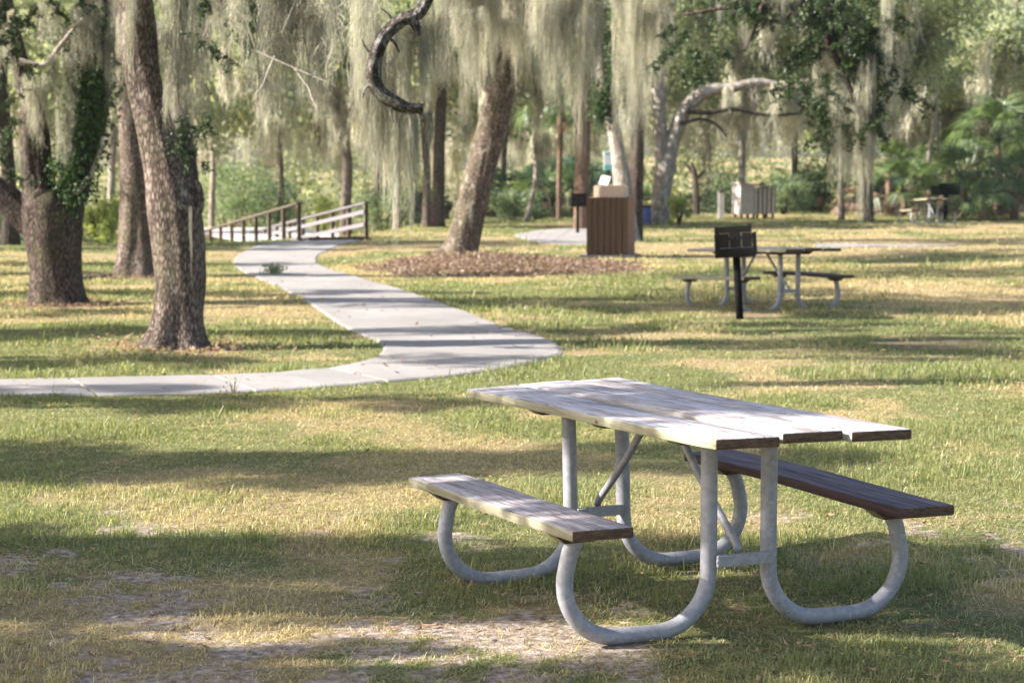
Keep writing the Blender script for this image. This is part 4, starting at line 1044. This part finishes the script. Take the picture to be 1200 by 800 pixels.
for px, d, h, n, lb, sc in ((1168, 70, 2.6, 20, 'tallest bright green palmetto at the upper right', 1.0), (1128, 68, 1.3, 16, 'mid height palmetto left of the tallest one', .8), (1188, 66, 1.1, 18, 'low bright palmetto at the right edge', .85),
        (1088, 72, .9, 14, 'low palmetto below the pale double trunk', .75), (1058, 70, .8, 14, 'dark low palmetto right of the dark trunk', .8), (1150, 64, .4, 12, 'ground level palmetto behind the distant table', .7), (1040, 74, 1.5, 12, 'palmetto standing behind the dark trunk at the right', .8),
        (960, 78, .6, 12, 'small palmetto left of the mossy grey trunk', .7), (1205, 72, 2.0, 16, 'palmetto cut by the right edge of the view', .95), (640, 70, .5, 12, 'small palmetto in the shade right of the leaning oak', .8), (600, 69, .3, 10, 'ground level palmetto just right of the leaning oak', .7), (1110, 76, 1.9, 14, 'tall palmetto behind the distant grill', .9)):
    palmetto(px, d, h, n, lb, sc)
for px, d in ((1000, 72), (1045, 71), (1175, 67)):
    b = Vector((at(px, 250, d).x, d, 0)); root = thing('dry_palmetto', {1000: 'heap of dry brown palmetto fronds left of the dark trunk', 1045: 'heap of dry brown palmetto fronds right of the dark trunk', 1175: 'heap of dry brown fronds under the right edge palmettos'}[px], 'palmetto', b, 0, 'dry palmetto heaps')
    palm_head(root, (0, 0, .35), 16, .5, False, (-20, 60), .55)
def sabal(px, d, top_py, w_, label, n=18, skirt=10):
    b = Vector((at(px, 250, d).x, d, 0)); b.z = tz(b.x, d)
    t = Tree('palm_tree', label, b, 'bark_palm', 'cabbage palms in the wood', 'palm')
    tp = at(px + 2, top_py, d); r = w_ / ppm(d) / 2
    t.stem([(*b, r * 1.1), (b.x, d, 1.2, r), (b.x + .03, d, 2.2, r), (*tp, r * 1.15)], 'trunk', .1, 20, .08)
    c = t.loc(tp); palm_head(t.root, c, n, 1.0, True, (-20, 80), .9); palm_head(t.root, c - Vector((0, 0, .15)), skirt, .35, False, (-85, -45), .42)
sabal(682, 56, 60, 17, 'thick orange brown palm trunk above the small grill', 16, 12)
sabal(655, 68, 128, 6, 'thin palm between the leaning oak and the orange brown palm trunk', 16, 4)
sabal(222, 68, 60, 9, 'palm in the wood behind the nearest oak', 14, 8)

# ------------------------------------------------------------------ shrubs of the understorey
def shrub(px, py_top, d, wpx, mat, label, n=2600, leaf=.12, zb=None):
    b = Vector((at(px, 250, d).x, d, 0)); b.z = tz(b.x, d) if zb is None else zb
    top = at(px, py_top, d).z - b.z; W = wpx / ppm(d)
    root = thing('shrub', label, 'shrub', b, 0, 'shrubs at the edge of the wood')
    rg = np.random.default_rng(int(px * 7 + d)); nb = 16
    c = np.stack([rg.uniform(-.5, .5, nb) * W, rg.uniform(-.4, .4, nb) * min(W, 3), rg.random(nb) ** .8 * top * .85], 1)
    c[:, 0] *= 1 - .45 * (c[:, 2] / top); br = (.14 + .16 * rg.random(nb)) * max(W, top) * .75
    k = rg.integers(0, nb, n); P = c[k] + unit(rg.normal(0, 1, (n, 3))) * (br[k] * rg.random(n) ** .4)[:, None]
    P[:, 2] = np.abs(P[:, 2])
    tint = np.clip(rg.normal(.45, .2, n) + (rg.random(nb)[k] - .5) * .5, 0, 1)
    link('foliage', leafmesh('foliage', leaves(P, leaf, rg, .2, .45), tint), M[mat], root)
    mb = MB()
    for j in range(6):
        a = j * 1.05; mb.tube([(0, 0, -.1), (math.cos(a) * W * .12, math.sin(a) * .2, top * .35), (math.cos(a) * W * .25, math.sin(a) * .4, top * .7)], [.03, .022, .01], 5)
    mb.build('stems', M['bark_dark'], root)
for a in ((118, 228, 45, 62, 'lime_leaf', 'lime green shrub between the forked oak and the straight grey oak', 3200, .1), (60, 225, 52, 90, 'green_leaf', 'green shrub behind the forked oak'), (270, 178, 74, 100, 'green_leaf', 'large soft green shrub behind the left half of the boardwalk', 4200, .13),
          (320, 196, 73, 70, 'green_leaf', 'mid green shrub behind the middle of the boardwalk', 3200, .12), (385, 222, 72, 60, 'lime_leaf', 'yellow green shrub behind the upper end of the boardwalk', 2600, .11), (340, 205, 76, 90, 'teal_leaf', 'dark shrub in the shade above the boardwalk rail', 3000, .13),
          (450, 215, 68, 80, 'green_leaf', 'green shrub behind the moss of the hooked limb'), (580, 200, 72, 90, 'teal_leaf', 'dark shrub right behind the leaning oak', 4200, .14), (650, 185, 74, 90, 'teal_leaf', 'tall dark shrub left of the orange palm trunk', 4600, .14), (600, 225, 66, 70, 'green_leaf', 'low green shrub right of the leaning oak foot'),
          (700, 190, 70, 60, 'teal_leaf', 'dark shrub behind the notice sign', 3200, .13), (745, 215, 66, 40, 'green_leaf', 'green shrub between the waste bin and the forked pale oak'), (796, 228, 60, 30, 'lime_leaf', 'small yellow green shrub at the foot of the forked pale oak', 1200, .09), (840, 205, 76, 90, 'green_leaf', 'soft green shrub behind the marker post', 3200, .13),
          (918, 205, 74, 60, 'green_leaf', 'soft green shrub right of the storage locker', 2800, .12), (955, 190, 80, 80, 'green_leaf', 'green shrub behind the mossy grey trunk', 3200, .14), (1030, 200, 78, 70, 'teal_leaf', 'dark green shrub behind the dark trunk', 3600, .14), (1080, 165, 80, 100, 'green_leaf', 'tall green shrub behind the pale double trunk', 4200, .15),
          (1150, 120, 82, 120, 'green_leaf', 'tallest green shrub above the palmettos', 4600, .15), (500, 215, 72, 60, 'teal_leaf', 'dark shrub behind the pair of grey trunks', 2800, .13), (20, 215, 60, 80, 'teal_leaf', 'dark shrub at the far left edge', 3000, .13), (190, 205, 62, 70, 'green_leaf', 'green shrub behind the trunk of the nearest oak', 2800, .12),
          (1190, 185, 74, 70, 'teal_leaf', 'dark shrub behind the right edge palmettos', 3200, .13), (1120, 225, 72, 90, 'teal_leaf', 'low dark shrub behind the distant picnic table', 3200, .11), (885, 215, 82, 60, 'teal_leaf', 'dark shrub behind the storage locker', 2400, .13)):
    shrub(*a)

# ------------------------------------------------------------------ far wood closing the view
rg = np.random.default_rng(99); n = 120000; nb = 900
cx = rg.uniform(-46, 46, nb); cy = rg.uniform(88, 118, nb); cz = rg.random(nb) * 14 - 1.5; br = 1.0 + 1.6 * rg.random(nb)
k = rg.integers(0, nb, n); P = np.stack([cx, cy, cz], 1)[k] + unit(rg.normal(0, 1, (n, 3))) * (br[k] * rg.random(n) ** .4)[:, None]
tint = np.clip(rg.normal(.5, .2, n) + (rg.random(nb)[k] - .5) * .6, 0, 1)
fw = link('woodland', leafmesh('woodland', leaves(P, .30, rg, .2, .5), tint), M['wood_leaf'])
tag(fw, 'far pale green wood closing the view behind the lawn', 'woodland', kind='stuff')
V = []; Qs = []; tt = []; base = 0
for i in range(420):
    me = MOSS_FAR[i % 4]; nv = len(me.vertices); co = np.empty(nv * 3, np.float32); me.vertices.foreach_get('co', co); co = co.reshape(-1, 3)
    s = rg.uniform(1.0, 1.9); co = co * np.array([s, s, s * 1.2]) + np.array([rg.uniform(-40, 40), rg.uniform(80, 98), rg.uniform(3.0, 11)])
    nq = len(me.polygons); q = np.empty(nq * 4, np.int32); me.loops.foreach_get('vertex_index', q)
    t_ = np.empty(nv, np.float32); me.attributes['tint'].data.foreach_get('value', t_)
    V.append(co); Qs.append(q.reshape(-1, 4) + base); tt.append(t_); base += nv
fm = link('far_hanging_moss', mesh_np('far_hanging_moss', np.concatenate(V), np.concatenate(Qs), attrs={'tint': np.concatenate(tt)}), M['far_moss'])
tag(fm, 'pale curtains of hanging moss through the far wood', 'hanging moss', kind='stuff')

# ------------------------------------------------------------------ unseen oaks added left of the view, crowns flattened to throw shade bands
def shade_oak(x, y, z, rad, n, label, ns=0):
    b = Vector((x, y, 0)); t = Tree('oak_tree', label, b, 'bark_brown', 'unseen oaks added to shade the lawn')
    t.stem([(x, y, -.1, .38), (x, y, 1.2, .3), (x + .2, y, 2.6, .28), (x + .3, y + .2, z, .2), (x + .2, y + .2, z + rad[2], .08)], flare=.3)
    for k in range(7):
        a = k * .9 + random.random(); e = Vector((x + math.cos(a) * rad[0] * .8, y + math.sin(a) * rad[1] * .8, z + random.uniform(-.3, .8) * rad[2]))
        limb_from(t, (x + .2, y + .1, z - random.uniform(.2, 1.2)), e, .11, .03, .4)
    t.crown((x, y, z + .4), rad, int(n * 1.15), moss=2, sc=.68, dense=True)
for x, y, z, rad, n, lb in (
        (-9.5, 7.75, 4.3, (3.8, .4, 1.2), 9, 'left of the nearest picnic table'), (-11, 9.8, 4.8, (4.5, .4, 1.3), 24, 'left of the lawn just beyond the table'),
        (-10.5, 5.2, 4.8, (4.0, .8, 1.5), 8, 'left of the camera'), (-12.5, 12.3, 5.2, (5, .6, 1.4), 30, 'left of the lawn before the path'),
        (-14.5, 15.3, 5.4, (5, .55, 1.3), 28, 'left of the near stretch of the path'),
        (-6.6, 9.2, 4.5, (1.3, .5, .5), 4, 'close left of the nearest picnic table'), (-15.5, 18.4, 5.4, (5, .2, 1.3), 14, 'left of the bend of the path'), (-14, 21.4, 5.4, (5.5, .4, 1.4), 22, 'left of the nearest oak'),
        (-19, 24.2, 5.8, (5.5, .4, 1.5), 22, 'left of the forked oak'), (-16, 27.6, 6.0, (5.5, .4, 1.5), 22, 'left of the straight grey oak'),
        (-20, 32.5, 6.4, (6, .6, 1.6), 24, 'beyond the straight grey oak, far left'), (-17.5, 36, 6.4, (5, .3, 1.5), 16, 'left of the leaning oak'),
        (-21, 42.5, 7, (6, .6, 2), 22, 'left of the boardwalk'), (-24, 52, 7, (6, .8, 2), 20, 'beyond the boardwalk, far left')):
    shade_oak(x, y - 2.2, z, rad, n, 'unseen mossy oak added for shade ' + lb)

# ------------------------------------------------------------------ small plants
def tuft(px, py, label, name='weed', h=.2, n=60, mat='lime_leaf', leaf=.07, sx=.1):
    q = gnd(px, py); q.z = tz(q.x, q.y)
    root = thing(name, label, 'plant', q); rg = np.random.default_rng(int(px)); P = rg.normal(0, 1, (n, 3)) * np.array([sx, sx, 0]) + np.array([0, 0, 1]) * (rg.random((n, 1)) * h)
    link('leaves', leafmesh('leaves', leaves(P, leaf, rg, .8, .45), rg.random(n)), M[mat], root)
    mb = MB()
    for j in range(5):
        a = j * 1.25; mb.tube([(0, 0, -.01), (math.cos(a) * sx * .6, math.sin(a) * sx * .6, h * .55), (math.cos(a) * sx * 1.2, math.sin(a) * sx * 1.2, h * 1.1)], [.005, .004, .002], 5)
    mb.build('stems', M['twig'], root)
tuft(233, 405, 'bright green sapling at the foot of the nearest oak', 'sapling', .12, 70, 'lime_leaf', .05, .07)
tuft(321, 322, 'small grey green tuft lying on the footpath', 'weed', .14, 160, 'green_leaf', .07, .09)
tuft(274, 461, 'thin brown weed sprouting at the near edge of the path', 'weed', .13, 26, 'dead_leaf', .03, .05)

# ------------------------------------------------------------------ the pale air between the camera and the wood
mb = MB(); mb.box((0, 57, 7.5), (120, 130, 23)); 
k = NT('haze_air'); pv = k.n('ShaderNodeVolumePrincipled'); pv.inputs['Color'].default_value = (.95, .96, 1.0, 1)
pv.inputs['Density'].default_value = HAZE; pv.inputs['Anisotropy'].default_value = .3
k.l(pv.outputs[0], k.out.inputs['Volume'])
tag(mb.build('haze', k.m), 'thin pale sunlit air in front of the far wood', 'haze', kind='stuff')
